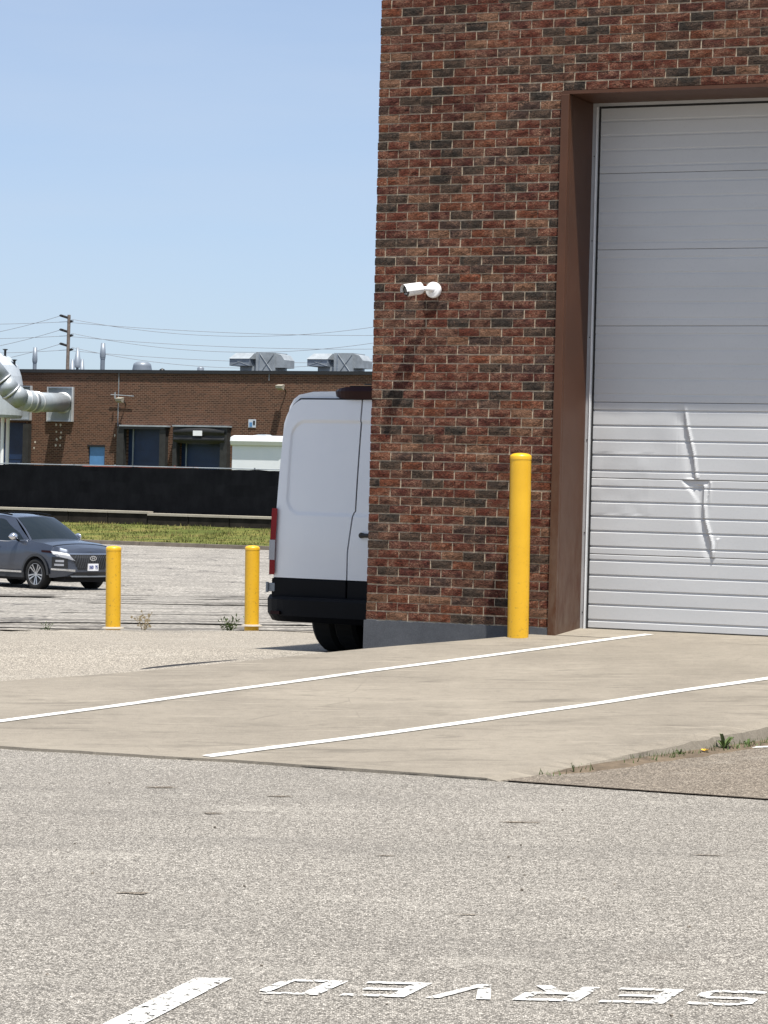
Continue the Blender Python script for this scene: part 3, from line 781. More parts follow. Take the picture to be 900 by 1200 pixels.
for s_ in (-1, 1):
    m = MB(); m.tube([p0+bd*.143-up*.024+rg*.012*s_, p0+bd*.157-up*.024+rg*.012*s_], .006, 10); m.build('infrared_lamp', M['clearlens'], fp)
m = MB(); hood = []                                                  # sun shield
for t in (.01, .05, .10, .172):
    hood.append([p0+bd*t + rg*(.056*math.cos(math.radians(a))) + up*(.055*math.sin(math.radians(a))) for a in range(-8, 189, 14)])
m.grid(hood); m.grid([[q + (q-(p0+bd*((q-p0).dot(bd))))*-.07 for q in reversed(r)] for r in hood]); m.build('sun_shield', M['whiteplastic'], sc, smooth=True)

# ================================================================== BOLLARDS
def bollard(name, label, loc, r, h, lean=0, base=True):
    t = thing(name, label, 'bollard', loc, 0, 'yellow steel bollards'); t.rotation_euler = (0, -lean, 0)
    m = MB(); m.lathe(0, 0, [(r, -.15), (r, .15), (r*1.002, .5), (r, h-.03)], 40); m.build('post', M['yellow'], t, smooth=True)
    m = MB(); m.lathe(0, 0, [(r*1.025, h-.034), (r*1.03, h-.012), (r*.99, h), (r*.75, h+.012), (r*.4, h+.018), (.001, h+.02)], 40); m.build('cap', M['yellow'], t, smooth=True)
    if base:
        m = MB(); m.lathe(0, 0, [(r*1.5, .0), (r*1.42, .012), (r*1.03, .02)], 28); m.build('footing_ring', M['kerb'], t)
    return t
p = on_wall(607, 745, W(0, .26, 0)); 
bn = bollard('bollard', 'tall yellow bollard beside the brown jamb of the grey overhead door', (p.x, p.y, AZ0(.26)), .0855, 1.475, .010, False)
bollard('bollard', 'left one of the two short yellow bollards, standing in front of the parked car', (-2.928, 31.6, .0), .083, .885, .016)
bollard('bollard', 'right one of the two short yellow bollards, standing beside the white van', (-1.475, 32.95, .0), .083, .90, .014)

# ================================================================== WEEDS
def weed(loc, label, kind, n_, h, mats=None, rz=0):
    t = MB(); rn = random.Random(n_*7+int(h*1000)+kind)
    st = MB()
    if kind == 0:                                                     # broad rosette leaves
        for q in range(n_):
            a = rn.uniform(0, 2*math.pi); L = h*rn.uniform(.6, 1.1); o_ = rn.uniform(.25, .9); wv = L*rn.uniform(.12, .2)
            d = Vector((math.cos(a), math.sin(a), 0)); s_ = Vector((-d.y, d.x, 0))
            pts = [(0, 0), (.35, .55), (.7, .85), (1, .8)]
            P = [d*(L*o_*x_) + Vector((0, 0, L*z_*(1.1-o_*.6))) for x_, z_ in pts]; ww = [.15, 1, .8, .05]
            t.grid([[P[i]-s_*wv*ww[i], P[i]+Vector((0, 0, -.004)), P[i]+s_*wv*ww[i]] for i in range(4)])
    elif kind == 1:                                                   # tall thin stalks with side shoots
        for q in range(n_):
            a = rn.uniform(0, 2*math.pi); H_ = h*rn.uniform(.6, 1); tp = Vector((math.cos(a)*H_*.4, math.sin(a)*H_*.2, H_))
            st.tube([Vector((0, 0, 0)), tp*.5+Vector((.01, 0, .02)), tp], [.005, .004, .002], 4)
            for _ in range(7):
                f = rn.uniform(.3, 1); b = tp*f; e = b+Vector((rn.uniform(-.08, .08), rn.uniform(-.05, .05), rn.uniform(.02, .08)))
                st.tube([b, e], [.003, .002], 3)
                c = e; sz = rn.uniform(.008, .018); t.poly([c-Vector((sz, 0, 0)), c+Vector((0, 0, sz)), c+Vector((sz, 0, .003)), c-Vector((0, 0, sz))])
    else:                                                             # bushy leafy
        for q in range(n_):
            a = rn.uniform(0, 2*math.pi); H_ = h*rn.uniform(.4, 1); r_ = H_*rn.uniform(.1, .9); tp = Vector((math.cos(a)*r_, math.sin(a)*r_*.6, H_))
            if q % 4 == 0: st.tube([Vector((0, 0, 0)), tp], [.004, .002], 3)
            for _ in range(3):
                b = tp*rn.uniform(.4, 1); d = Vector((rn.uniform(-1, 1), rn.uniform(-1, 1), rn.uniform(-.2, 1))).normalized()*h*.2; s_ = d.cross(Vector((.3, .5, .8))).normalized()*h*.045
                t.poly([b, b+d*.5+s_, b+d, b+d*.5-s_])
    o = thing('weed', label, 'weed', loc, rz, 'weeds in the pavement joints')
    if t.f: t.build('leaves', M['leaf'] if kind != 1 else M['leafdry'], o)
    if st.f: st.build('stems', M['leafdry'] if kind == 1 else M['leaf'], o)
    return o
def edge(n, du=.05): return W(rightN(n)+du+.03, n, .01+.025*(7.1-n))
weed(edge(5.45), 'small broad-leaved weed low on the right edge of the apron, nearest the yellow petal', 0, 7, .045)
weed(edge(4.98), 'tallest broad-leaved weed with two upright leaves at the apron edge', 0, 6, .13)
weed(edge(4.72), 'leafy weed just right of the tallest weed at the apron edge', 0, 7, .055)
weed(edge(4.42), 'bushy weed clump in the right part of the row along the apron edge', 2, 16, .08)
weed(edge(4.18), 'rightmost bushy green weed in the row along the apron edge', 2, 16, .09)
weed(edge(4.30, .07), 'thin upright stalk with a dark tip near the right end of the apron edge', 1, 2, .17)
weed(edge(6.55), 'tiny tuft at the foot of the low front corner of the apron', 2, 10, .05)
m = MB()
for _ in range(900):
    n = random.uniform(4.0, 6.9); n = n if random.random() < .75 else random.uniform(3.8, 5.2); c = noise.noise(Vector((n*3, 0, 0)))
    if random.random() > .35+c+(5.8-n)*.25: continue
    p = edge(n, random.uniform(-.03, .10)); h = random.uniform(.015, .05); a = random.uniform(0, 3.1); d = Vector((math.cos(a), math.sin(a), 0))*.004
    tp = p+Vector((random.uniform(-.02, .02), random.uniform(-.02, .02), h)); i = len(m.v); m.v += [tuple(p-d), tuple(p+d), tuple(tp)]; m.f.append((i, i+1, i+2)); m.mi.append(0)
m.build('ground_cover', M['leaf'], kind='stuff')
m = MB(); rows = []
for j in range(50):
    n = lerp(6.90, 3.4, j/49); wv = min(1, j/8+.1)*.05+.05*(1+noise.noise(Vector((n*4, 0, 0))))*(.5+.5*min(1, (7-n)))
    sk = Vector((0, 0, -.035*max(0, 1-j/6)))
    rows.append([p_+sk for p_ in (edge(n, -.08)+Vector((0, 0, .004)), edge(n, .02)+Vector((0, 0, .012)), edge(n, wv)+Vector((0, 0, .0)), edge(n, wv+.05)+Vector((0, 0, -.010)))])
m.grid(rows); m.build('dirt_line', M['soil'], kind='stuff')
m = MB()
for q in range(9):
    a = q*.7; m.poly([(0, 0, .01), (math.cos(a)*.025, math.sin(a)*.025, .022), (math.cos(a+.5)*.027, math.sin(a+.5)*.027, .018)])
m.build('fallen_petal', M['yellowleaf'], loc=edge(5.22, .07), label='small yellow blossom lying among the weeds at the apron edge', category='flower')
def cr(s_, d=.02): return CA + CD*s_ + CN*d
def crx(px): 
    g = at(px, 736, 31.5); return CA + CD*((g-CA).dot(CD)) + CN*.03 + Vector((0, 0, -.05))
weed(crx(36), 'leafy weed in the crack at the far left, below the car', 2, 18, .13)
weed(crx(163), 'tall thin dry weed just right of the left short bollard', 1, 4, .21)
weed(crx(277), 'bushy green weed at the foot of the right short bollard', 2, 34, .22)
weed(crx(118), 'tiny green tuft at the foot of the left short bollard', 2, 8, .05)
weed(crx(222), 'small flat tuft in the crack midway between the short bollards', 2, 8, .045)

# ================================================================== WHITE VAN
YAW = math.radians(30)
vcorner = at(319, 690, 27.6)
van = thing('cargo_van', 'white high-roofed cargo van parked with its back doors facing the camera', 'van', (0, 0, 0), -YAW)
# local: x right, y forward, z up, origin at rear centre; half width 1.0
HW = 1.00
rot = Matrix.Rotation(-YAW, 3, 'Z')
vloc = Vector((vcorner.x, vcorner.y, 0)) - rot @ Vector((-HW, .1, 0)); van.location = vloc
def rake(z): return .0 if z < 1.0 else .12*((z-1.0)/1.55)**1.6
def halfw(z):
    if z < .9: return HW
    if z < 2.2: return HW - .030*((z-.9)/1.3)**1.3
    return HW-.030 - .03*(z-2.2)/.1
ZR = 2.52
def van_ring(y, k=1.0, low=.50):                                     # cross-section, left sill over the roof to right sill
    L = []
    zs = [low, .7, .95, 1.25, 1.6, 1.95, 2.2, 2.30]
    for z in zs: L.append((-halfw(z)*k, y+rake(z), z))
    x0 = halfw(2.30)*k
    for a in (20, 45, 68): L.append((-(x0-.16)-.16*math.cos(math.radians(a)), y+rake(2.3+.2*math.sin(math.radians(a))), 2.30+(ZR-.03-2.30)*math.sin(math.radians(a))))
    for x in (-.66, -.35): L.append((x, y+rake(ZR), ZR-.02*abs(x)))
    L.append((0, y+rake(ZR), ZR))
    return L + [(-x, yy, z) for x, yy, z in reversed(L[:-1])]
VL = 5.5
m = MB(); rings = [van_ring(.09, .975), van_ring(.115, .992), van_ring(.17), van_ring(1.5), van_ring(3.4)]
def shrink(r, y, f, zmax): return [(x*f, y+(yy-r[0][1])*-.3, min(z, zmax) if z > zmax else z) for x, yy, z in r]
base_r = van_ring(0)
rings.append([(x*.97, 3.95, z) for x, _, z in base_r]); rings.append([(x*.92, 4.5, min(z, 1.75+.1*(1-abs(x)))) for x, _, z in base_r])
rings.append([(x*.9, 4.75, min(z, 1.30)) for x, _, z in base_r]); rings.append([(x*.84, 5.3, min(z, 1.08)) for x, _, z in base_r]); rings.append([(x*.75, 5.5, min(z, .85)) for x, _, z in base_r])
m.grid(rings); m.poly(rings[0]); m.poly(list(reversed(rings[-1])))
# sink the roof of the back face a little deeper so the doors stand proud
m.build('body', M['vanwhite'], van, smooth=True)
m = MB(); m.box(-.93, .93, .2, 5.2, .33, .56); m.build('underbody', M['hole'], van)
seam = lambda z: (-.135 if z < 1.0 else (-.135+.045*min(1, (z-1.0)/.38) if z < 1.38 else -.075)) 
def door_leaf(side):
    rows = []; zs = [.735+i*(2.43-.735)/110 for i in range(111)]; nx = 84
    for z in zs:
        sm = seam(z)
        if side < 0: x0 = -halfw(z)*.955+.0; x1 = sm-.008
        else: x0 = sm+.008; x1 = halfw(z)*.955
        cut = 0
        if z > 2.25:                                                  # rounded top outer corner
            cut = .16*(1-math.sqrt(max(0, 1-((z-2.25)/.19)**2)))
            if side < 0: x0 += cut
            else: x1 -= cut
        row = []
        for i in range(nx+1):
            x = lerp(x0, x1, i/nx)
            y = .030 + rake(z) + .02*(abs(x)/HW)**5
            # pressed window panel
            if side < 0: a, b = x0+.085-(cut if z > 2.2 else 0)*.0, seam(z)-.04 if False else .9
            xo = -.84 if side < 0 else .84
            lx, rx = (min(xo, 9), .5) if side < 0 else (-.5, xo)
            zl, zh = 1.34, 2.23
            inside = 1.0
            dx = min(x-lx, rx-x); dz = min(z-zl, zh-z)
            rad = .16
            if dx < 0 or dz < 0: inside = 0
            elif dx < rad and dz < rad:
                dd = rad-math.hypot(rad-dx, rad-dz); inside = max(0, min(1, dd/.014))
            else: inside = max(0, min(1, min(dx, dz)/.014))
            y += .016*inside
            row.append((x, y, z))
        rows.append(row)
    m = MB(); m.grid(rows)
    bnd = [r[0] for r in rows]; m.grid([[ (p_[0], p_[1]+.04, p_[2]) for p_ in bnd], bnd])
    bnd = [r[-1] for r in rows]; m.grid([bnd, [(p_[0], p_[1]+.04, p_[2]) for p_ in bnd]])
    m.grid([[(p_[0], p_[1]+.04, p_[2]) for p_ in rows[-1]][::-1], rows[-1][::-1]])
    return m.build('rear_door', M['vanwhite'], van, smooth=True)
dl = door_leaf(-1); dr = door_leaf(1)
m = MB(); rg2 = []                                                    # black seal gap behind the doors
for z in [.72+i*.0575 for i in range(31)]:
    h_ = halfw(z)*.972 - (.15*(1-math.sqrt(max(0, 1-((z-2.25)/.215)**2))) if z > 2.25 else 0); rg2.append([(x, .062+rake(z)+.02*(abs(x)/HW)**5, z) for x in [h_*(-1+q/10) for q in range(21)]])
m.grid(rg2); m.build('door_seal', M['rubber'], van)
m = MB(); m.tube([(.02, .015, 1.16), (.20, .015, 1.16)], .020, 8); m.tube([(.02, .035, 1.16), (.02, .010, 1.16)], .027, 12); m.build('handle', M['black'], dr)
for z in (.995, 1.0):
    pass
# black lower panel and bumper
m = MB(); m.box(-HW*.965, -.142, .028, .09, .52, .728); m.build('lower_panel', M['darkplastic'], dl, bevel=.01)
m = MB(); m.box(-.128, HW*.965, .028, .09, .52, .728); m.build('lower_panel', M['darkplastic'], dr, bevel=.01)
m = MB(); pr = []
for x in [-1.03+2.06*i/24 for i in range(25)]:
    y = -.10 + .16*(abs(x)/1.03)**6; pr.append([(x, .12, .57), (x, y+.04, .56), (x*.995, y, .53), (x*.99, y, .38+.02*(abs(x) > 1)), (x*.97, y+.05, .325), (x*.95, .2, .31)])
m.grid(pr); m.poly(pr[0]); m.poly(list(reversed(pr[-1]))); bmp = m.build('bumper', M['darkplastic'], van, smooth=False)
m = MB(); m.box(-.90, -.80, -.085, -.04, .39, .42); m.build('reflector', M['darkred'], bmp)
for s_ in (-1, 1):
    m = MB(); m.box(s_*.97-.035, s_*.97+.045, .02, .20, .60, .68); m.tube([(s_*1.0, .01, .59), (s_*1.0, .01, .69)], .016, 8); m.build('door_hinge', M['galvmatte'], van, bevel=.01)
    m = MB(); m.box(s_*.90-.02, s_*.90+.025, .08+rake(2.1), .13+rake(2.1), 2.06, 2.15); m.tube([(s_*.925, .085+rake(2.1), 2.05), (s_*.925, .085+rake(2.1), 2.16)], .016, 8); m.build('door_hinge', M['black'], van)
    m = MB(); rows = []
    for z in [.76+i*(.63)/12 for i in range(13)]:
        t = (z-.76)/.63; wd = .050 - .030*max(0, t-.8)*4 
        hw = halfw(z); rows.append([(s_*(hw-.075), .016+rake(z)*.9, z), (s_*(hw-.005), .028+rake(z), z), (s_*(hw+.014), .07+rake(z), z), (s_*(hw+.012), .10+wd+rake(z), z), (s_*(hw-.01), .13+wd+rake(z), z)])
    if s_ > 0: rows.reverse()
    lamp = m.grid(rows).build('tail_lamp', M['redlens'], van, smooth=False)
    m = MB(); rows2 = []
    for z in (.90, .99, 1.09):
        hw = halfw(z); rows2.append([(s_*(hw-.074), .010+rake(z)*.9, z), (s_*(hw-.003), .020+rake(z), z), (s_*(hw+.020), .066+rake(z), z), (s_*(hw+.018), .13+rake(z), z)])
    m.grid(rows2 if s_ < 0 else rows2[::-1]).build('clear_lens', M['clearlens'], lamp)
m = MB(); hs_ = []
for x in [-.40+.8*i/16 for i in range(17)]:
    e = (abs(x)/.40)**4; hs_.append([(x, .24, ZR-.02), (x, .10+.1*e, ZR+.035-.035*e), (x, .08+.1*e, ZR-.01), (x, .10+.1*e, ZR-.085+.03*e), (x, .24, ZR-.09)])
m.grid(hs_); hl = m.build('high_brake_lamp', M['darkred'], van, smooth=False)
m = MB(); m.box(-.22, .22, .14, .30, ZR+.036, ZR+.043); m.build('lamp_cover', M['darkplastic'], hl)
m = MB(); m.box(-.04, .04, .1, .14, ZR+.05, ZR+.062); m.build('camera_pod', M['black'], hl)
def wheel(parent, x, y, r, wd, name='wheel', dual=False):
    w_ = bpy.data.objects.new(name, None); COL.objects.link(w_); w_.parent = parent; w_.location = (x, y, r)
    m = MB(); rows = []
    for q in range(33):
        a = 2*math.pi*q/32; rows.append([(dx, rr*math.cos(a), rr*math.sin(a)) for dx, rr in ((-wd/2, r*.62), (-wd/2, r*.93), (-wd*.36, r), (wd*.36, r), (wd/2, r*.93), (wd/2, r*.62))])
    m.grid(rows); m.build('tyre', M['tyre'], w_, smooth=False)
    m = MB(); rows = [[(dx, rr*math.cos(2*math.pi*q/32), rr*math.sin(2*math.pi*q/32)) for dx, rr in ((-wd*.48, r*.63), (-wd*.35, r*.5), (-wd*.3, .01))] for q in range(33)]
    m.grid(rows); rows = [[(-dx, rr*math.cos(-2*math.pi*q/32), rr*math.sin(-2*math.pi*q/32)) for dx, rr in ((-wd*.48, r*.63), (-wd*.35, r*.5), (-wd*.3, .01))] for q in range(33)]
    m.grid(rows); m.build('rim', M['galvmatte'], w_)
    return w_
for s_ in (-1, 1):
    wheel(van, s_*.76, .98, .37, .24); wheel(van, s_*.51, .98, .37, .24); wheel(van, s_*.86, 4.45, .37, .25)
for s_ in (-1, 1):
    m = MB(); m.poly([(s_*.90, 3.95, 1.55), (s_*.915, 3.0, 1.55), (s_*.88, 3.0, 2.05), (s_*.86, 3.75, 2.05)][::s_]); m.build('side_window', M['glass'], van)
m = MB(); m.poly([(-.82, 4.72, 1.38), (.82, 4.72, 1.38), (.78, 4.08, 2.2), (-.78, 4.08, 2.2)]); m.build('windscreen', M['glass'], van)

# ================================================================== PARKED CAR (compact SUV)
CY = math.radians(-43)                                                # heading: to the right and towards the camera
car = thing('parked_car', 'dark blue grey SUV seen from its front corner, behind the left short bollard', 'car')
cm = Matrix.Rotation(CY, 3, 'Z')
wc = at(45, 690.5, 67.8)                                              # where the near front wheel stands
car.location = Vector((wc.x, wc.y, 0)) - cm @ Vector((1.3825, -.82, 0)); car.location.z = -.965; car.rotation_euler = (0, 0, CY)
PL = [(2.335, 0), (2.325, .25), (2.29, .5), (2.22, .68), (2.08, .82), (1.85, .905), (1.5, .935), (.9, .94), (0, .945), (-1.2, .945), (-1.8, .925), (-2.15, .86), (-2.35, .70), (-2.42, .4), (-2.435, 0)]
def outline(step=.035):
    pts = []
    for (x0, y0), (x1, y1) in zip(PL, PL[1:]):
        n_ = max(1, int(math.hypot(x1-x0, y1-y0)/step))
        for i in range(n_): pts.append((lerp(x0, x1, i/n_), lerp(y0, y1, i/n_)))
    pts.append(PL[-1]); return pts
def ztop(x):
    tab = [(2.34, .87), (2.25, .95), (2.05, 1.015), (1.6, 1.09), (1.0, 1.15), (.3, 1.10), (-1.2, 1.13), (-1.9, 1.18), (-2.3, 1.14), (-2.44, 1.05)]
    for (a, za), (b, zb) in zip(tab, tab[1:]):
        if b <= x <= a: return lerp(zb, za, (x-b)/(a-b))
    return .8 if x > 2.3 else 1.0
def zlow(x, y):
    z = .30 if abs(x) < 1.95 else .30+(abs(x)-1.95)*.15
    for ax in (1.3825, -1.3825):
        d = x-ax
        if abs(d) < .43 and y > .7: z = max(z, .36+math.sqrt(.43**2-d*d))
    return z
def inset(t): return .07*(1-t)**4*0 + (.045*max(0, .25-t)/.25 + .09*max(0, t-.72)**1.5/.28**1.5*.8)
ol = outline()
for side in (-1,):
    pass
m = MB()
def col(x, y):
    a, b = zlow(x, y), ztop(x); out = []
    for i in range(11):
        t = i/10; z = lerp(a, b, t); tt = (z-.3)/(b-.3); d = inset(tt)
        l = math.hypot(x/2.4, y) or 1; k_ = 1 - d/max(.3, abs(y) if abs(y) > .6 else 2.3)
        out.append((x - d*(1 if x > 0 else -1)*(abs(x) > 1.9)*.9, y*(1-d/.94), z))
    return out
full = ol + [(x, -y) for x, y in reversed(ol[1:-1])]
cols = [col(x, abs(y)) for x, y in full]
cols = [[(p_[0], p_[1]*(1 if full[i][1] >= 0 else -1), p_[2]) for p_ in c] for i, c in enumerate(cols)]
m.grid([c for c in cols]+[cols[0]])
body_top = [c[-1] for c in cols]
half = [c[-1] for c in cols[:len(ol)]]
deck = []
for (x, y, z) in half:
    deck.append([(x, y*(1-2*i/12), z + (.055 if x > .9 else .02)*(1-(1-2*i/12)**2) - .008*math.exp(-((abs(1-2*i/12)-.62)/.1)**2)*0) for i in range(13)])
m.grid(deck)
cb = m.build('body', M['carpaint'], car, smooth=True)
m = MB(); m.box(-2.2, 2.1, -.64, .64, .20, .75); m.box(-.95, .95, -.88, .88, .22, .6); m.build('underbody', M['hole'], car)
# cabin
AR = [(1.02, .80, 1.06), (.22, .60, 1.60)]
def rail(x):                                                          # roof rail y,z
    z = 1.67 if x > .22 else (1.67+.05*min(1, (.22-x)/.5) if x > -1.3 else 1.72-.09*((-1.3-x)/.8)**1.5)
    return (.60 if x > -1.5 else .60+.02*(x+1.5)), z
side_pts = []
for i in range(31):
    t = i/30; xb = lerp(1.02, -2.28, t); xt = lerp(.22, -2.02, t); ry, rz_ = rail(xt)
    side_pts.append(((xb, lerp(.80, .86, min(1, t*4)) - max(0, t-.85)*.7, ztop(xb)-.01), (xt, ry, rz_)))
def sp(t, v, off=0, s_=1):
    i = min(29, int(t*30)); f = t*30-i; a = Vector(side_pts[i][0]).lerp(Vector(side_pts[i+1][0]), f); b = Vector(side_pts[i][1]).lerp(Vector(side_pts[i+1][1]), f)
    p_ = a.lerp(b, v); p_.y += .035*math.sin(math.pi*v)+off; return (p_.x, p_.y*s_, p_.z)
m = MB()
for s_ in (-1, 1): m.grid([[sp(i/30, j/6, 0, s_) for j in range(7)] for i in range(31)])
rf = []
for i in range(31):
    x, y, z = sp(i/30, 1); rf.append([(x + (.10*(1-(1-2*j/10)**2) if i == 0 else .10*(1-(1-2*j/10)**2)*max(0, 1-i/10)), y*(1-2*j/10), z+.035*(1-(1-2*j/10)**2)) for j in range(11)])
m.grid(rf); m.grid([[sp(1, j/6, 0, 1) for j in range(7)], [sp(1, j/6, 0, -1) for j in range(7)]])
def ws(t, v, off=0):                                                  # windscreen: t across -1..1, v up
    a = Vector((1.02+.16*(1-t*t), .80*t, 1.14)); b = Vector((.22+.10*(1-t*t), .60*t, 1.67+.035*(1-t*t))); p_ = a.lerp(b, v)
    n_ = Vector((.55, 0, .83)); return tuple(p_ + n_*(off+.03*math.sin(math.pi*v)))
m.grid([[ws(-1+2*i/12, j/6) for j in range(7)] for i in range(13)])
m.build('cabin', M['carpaint'], car, smooth=True)
m = MB(); m.grid([[ws((-1+2*i/12)*.93, .02+j/6*.93, .008) for j in range(7)] for i in range(13)]); m.build('windscreen', M['glass'], car, smooth=True)
for s_ in (-1, 1):
    for (t0, t1) in ((.055, .34), (.36, .62), (.64, .90)):
        m = MB(); m.grid([[sp(max(t0, lerp(t0, t1, i/8)), .04+j/5*(.82 if t0 > .1 else .82*min(1, .35+i/8*1.6)), .007, s_) for j in range(6)] for i in range(9)]); m.build('side_window', M['glass'], car, smooth=True)
    m = MB(); m.tube([sp(.02+i/20*.95, .02, .012, s_) for i in range(21)], .010, 5); m.build('window_trim', M['chrome'], car)
    m = MB(); m.tube([(lerp(.1, -1.7, i/8), s_*.60, rail(lerp(.1, -1.7, i/8))[1]+.045) for i in range(9)], .018, 6); m.build('roof_rail', M['darkplastic'], car)
    # mirror
    m = MB(); rr_ = []
    for q in range(9):
        t = q/8; w_ = math.sin(math.pi*min(1, t*1.0+.02)); rr_.append([(.70+.11*math.cos(a)*w_, s_*(.90+(.30 if s_ < 0 else .12)*t), 1.225+.095*math.sin(a)*w_) for a in [2*math.pi*k_/12 for k_ in range(12)]])
    m.grid(rr_, True); mir = m.build('door_mirror', M['chrome'], car, smooth=True)
    m = MB(); m.tube([(.70, s_*.86, 1.12), (.70, s_*1.0, 1.18)], .025, 6); m.build('mirror_stalk', M['darkplastic'], mir)
    # arch cladding and sill
    for ax in (1.3825, -1.3825):
        m = MB(); rows = []
        for q in range(25):
            a = math.pi*q/24; rows.append([(ax+r_*math.cos(a), s_*(.952 if r_ < .47 else .944), max(.30, .36+r_*math.sin(a))) for r_ in (.425, .485)])
        m.grid(rows); m.grid([[(p_[0], s_*.70, p_[2]) for p_ in (r_[0],)]+[r_[0]] for r_ in rows]); m.build('arch_trim', M['cladding'], car)
    m = MB(); m.box(-.96, .96, min(s_*.90, s_*.958), max(s_*.90, s_*.958), .27, .40); sl_ = m.build('sill', M['cladding'], car)
    m = MB(); m.box(-.92, .92, min(s_*.957, s_*.966), max(s_*.957, s_*.966), .385, .43); m.build('sill_trim', M['chrome'], sl_)
    for x_ in (.05,):
        m = MB(); m.box(x_, x_+.012, min(s_*.940, s_*.9475), max(s_*.940, s_*.9475), .42, 1.0); m.build('door_gap', M['hole'], car)
    m = MB(); m.box(-.15, .03, min(s_*.945, s_*.965), max(s_*.945, s_*.965), .86, .89); m.build('door_handle', M['chrome'], car)
def fx(y, z):
    ya = abs(y)
    for (x0, y0), (x1, y1) in zip(PL, PL[1:]):
        if y0 <= ya <= y1:
            x = lerp(x0, x1, (ya-y0)/(y1-y0)); b = ztop(x); return x - inset((z-.3)/(b-.3))*.9 if z < b else x-.02
    return 1.5
def fpatch(name, mat, pts, off=.012, parent=None, smooth=False, sub=8):
    """pts: four-sided patch (y,z) corners: bl, br, tr, tl"""
    rows = []
    for j in range(5):
        row = []
        for i in range(sub+1):
            a, b, c, d = [Vector(p_) for p_ in pts]; p_ = a.lerp(b, i/sub).lerp(d.lerp(c, i/sub), j/4)
            row.append((fx(p_.x, p_.y)+off, p_.x*(1+off*.3), p_.y))
        rows.append(row)
    m = MB(); m.grid(rows)
    edge_ = rows[0]+[r[-1] for r in rows[1:]]+rows[-1][::-1][1:]+[r[0] for r in rows[::-1][1:-1]]
    m.grid([[(p_[0]-.04, p_[1], p_[2]) for p_ in edge_+edge_[:1]], edge_+edge_[:1]])
    return m.build(name, mat, parent or car, smooth=smooth)
gr = fpatch('grille', M['black'], [(-.40, .50), (.40, .50), (.64, .86), (-.64, .86)], .012, sub=20)
for s_ in (-1, 1):
    for i in range(9):
        y0 = s_*(.06+i*.062); h0 = .53
        if y0*s_ > .56: continue
        fpatch('grille_bar', M['cladding'], [(y0-.012, .53+max(0, (abs(y0)-.42)*1.2)), (y0+.012, .53+max(0, (abs(y0)-.42)*1.2)), (y0+.012-s_*.10, .845), (y0-.012-s_*.10, .845)], .022, gr, sub=1)
fpatch('grille_rim', M['chrome'], [(-.64, .855), (.64, .855), (.62, .874), (-.62, .874)], .022, gr, sub=20)
for s_ in (-1, 1):
    q = lambda L: [(s_*a, b) for a, b in (L if s_ > 0 else L[::-1])] if s_ > 0 else [(-L[1][0], L[1][1]), (-L[0][0], L[0][1]), (-L[3][0], L[3][1]), (-L[2][0], L[2][1])]
    fpatch('grille_wing', M['clearlens'], q([(.50, .70), (.84, .80), (.86, .86), (.62, .82)]), .022, sub=10)
    fpatch('running_light', M['white'], q([(.60, .80), (.87, .845), (.89, .925), (.64, .865)]), .020, sub=10)
    fpatch('indicator', M['darkred'], q([(.872, .87), (.925, .885), (.925, .935), (.88, .925)]), .010, sub=4)
    hs = fpatch('lamp_recess', M['black'], q([(.66, .53), (.88, .53), (.88, .79), (.68, .75)]), .014, sub=6)
    fpatch('headlight', M['clearlens'], q([(.74, .58), (.86, .58), (.86, .63), (.74, .63)]), .024, hs, sub=4)
    fpatch('headlight', M['clearlens'], q([(.74, .67), (.85, .67), (.85, .72), (.74, .72)]), .024, hs, sub=4)
    fpatch('bumper_fin', M['chrome'], q([(.50, .45), (.89, .48), (.89, .52), (.50, .50)]), .025, sub=8)
fpatch('lower_intake', M['black'], [(-.66, .33), (.66, .33), (.46, .44), (-.46, .44)], .014, sub=16)
fpatch('skid_plate', M['galv'], [(-.55, .325), (.55, .325), (.60, .355), (-.60, .355)], .035, sub=14)
lp = fpatch('number_plate', M['plate'], [(-.155, .475), (.155, .475), (.155, .64), (-.155, .64)], .045, sub=4)
DG = {'B': ['110', '101', '110', '101', '110'], 'W': ['101', '101', '111', '111', '101'], '7': ['111', '001', '010', '010', '010'], '5': ['111', '100', '110', '001', '110'], 'D': ['110', '101', '101', '101', '110'], ' ': ['000']*5}
m = MB()
xf = fx(0, .55)+.047
for i, ch in enumerate('BWD 75'):
    for r_, row in enumerate(DG[ch]):
        for c_, b_ in enumerate(row):
            if b_ == '1':
                y_ = -.125 + i*.044 + c_*.012; z_ = .60 - r_*.016; m.box(xf-.001, xf+.002, y_, y_+.012, z_-.016, z_)
m.build('plate_text', M['plate_ink'], lp)
m = MB(); n_ = 28; oval = lambda a, b: [(fx(0, .72)+.03, a*math.cos(2*math.pi*q_/n_), .765+b*math.sin(2*math.pi*q_/n_)) for q_ in range(n_)]
o1, o2 = oval(.105, .058), oval(.082, .042); m.grid([o1, o2], True); X_ = fx(0, .72)+.031
for s_ in (-1, 1): m.poly([(X_, s_*.030-.012, .735), (X_, s_*.030+.004, .735), (X_, s_*.030+.018, .795), (X_, s_*.030+.002, .795)])
m.poly([(X_, -.03, .758), (X_, .03, .764), (X_, .03, .774), (X_, -.03, .768)])
m.build('badge', M['chrome'], car)
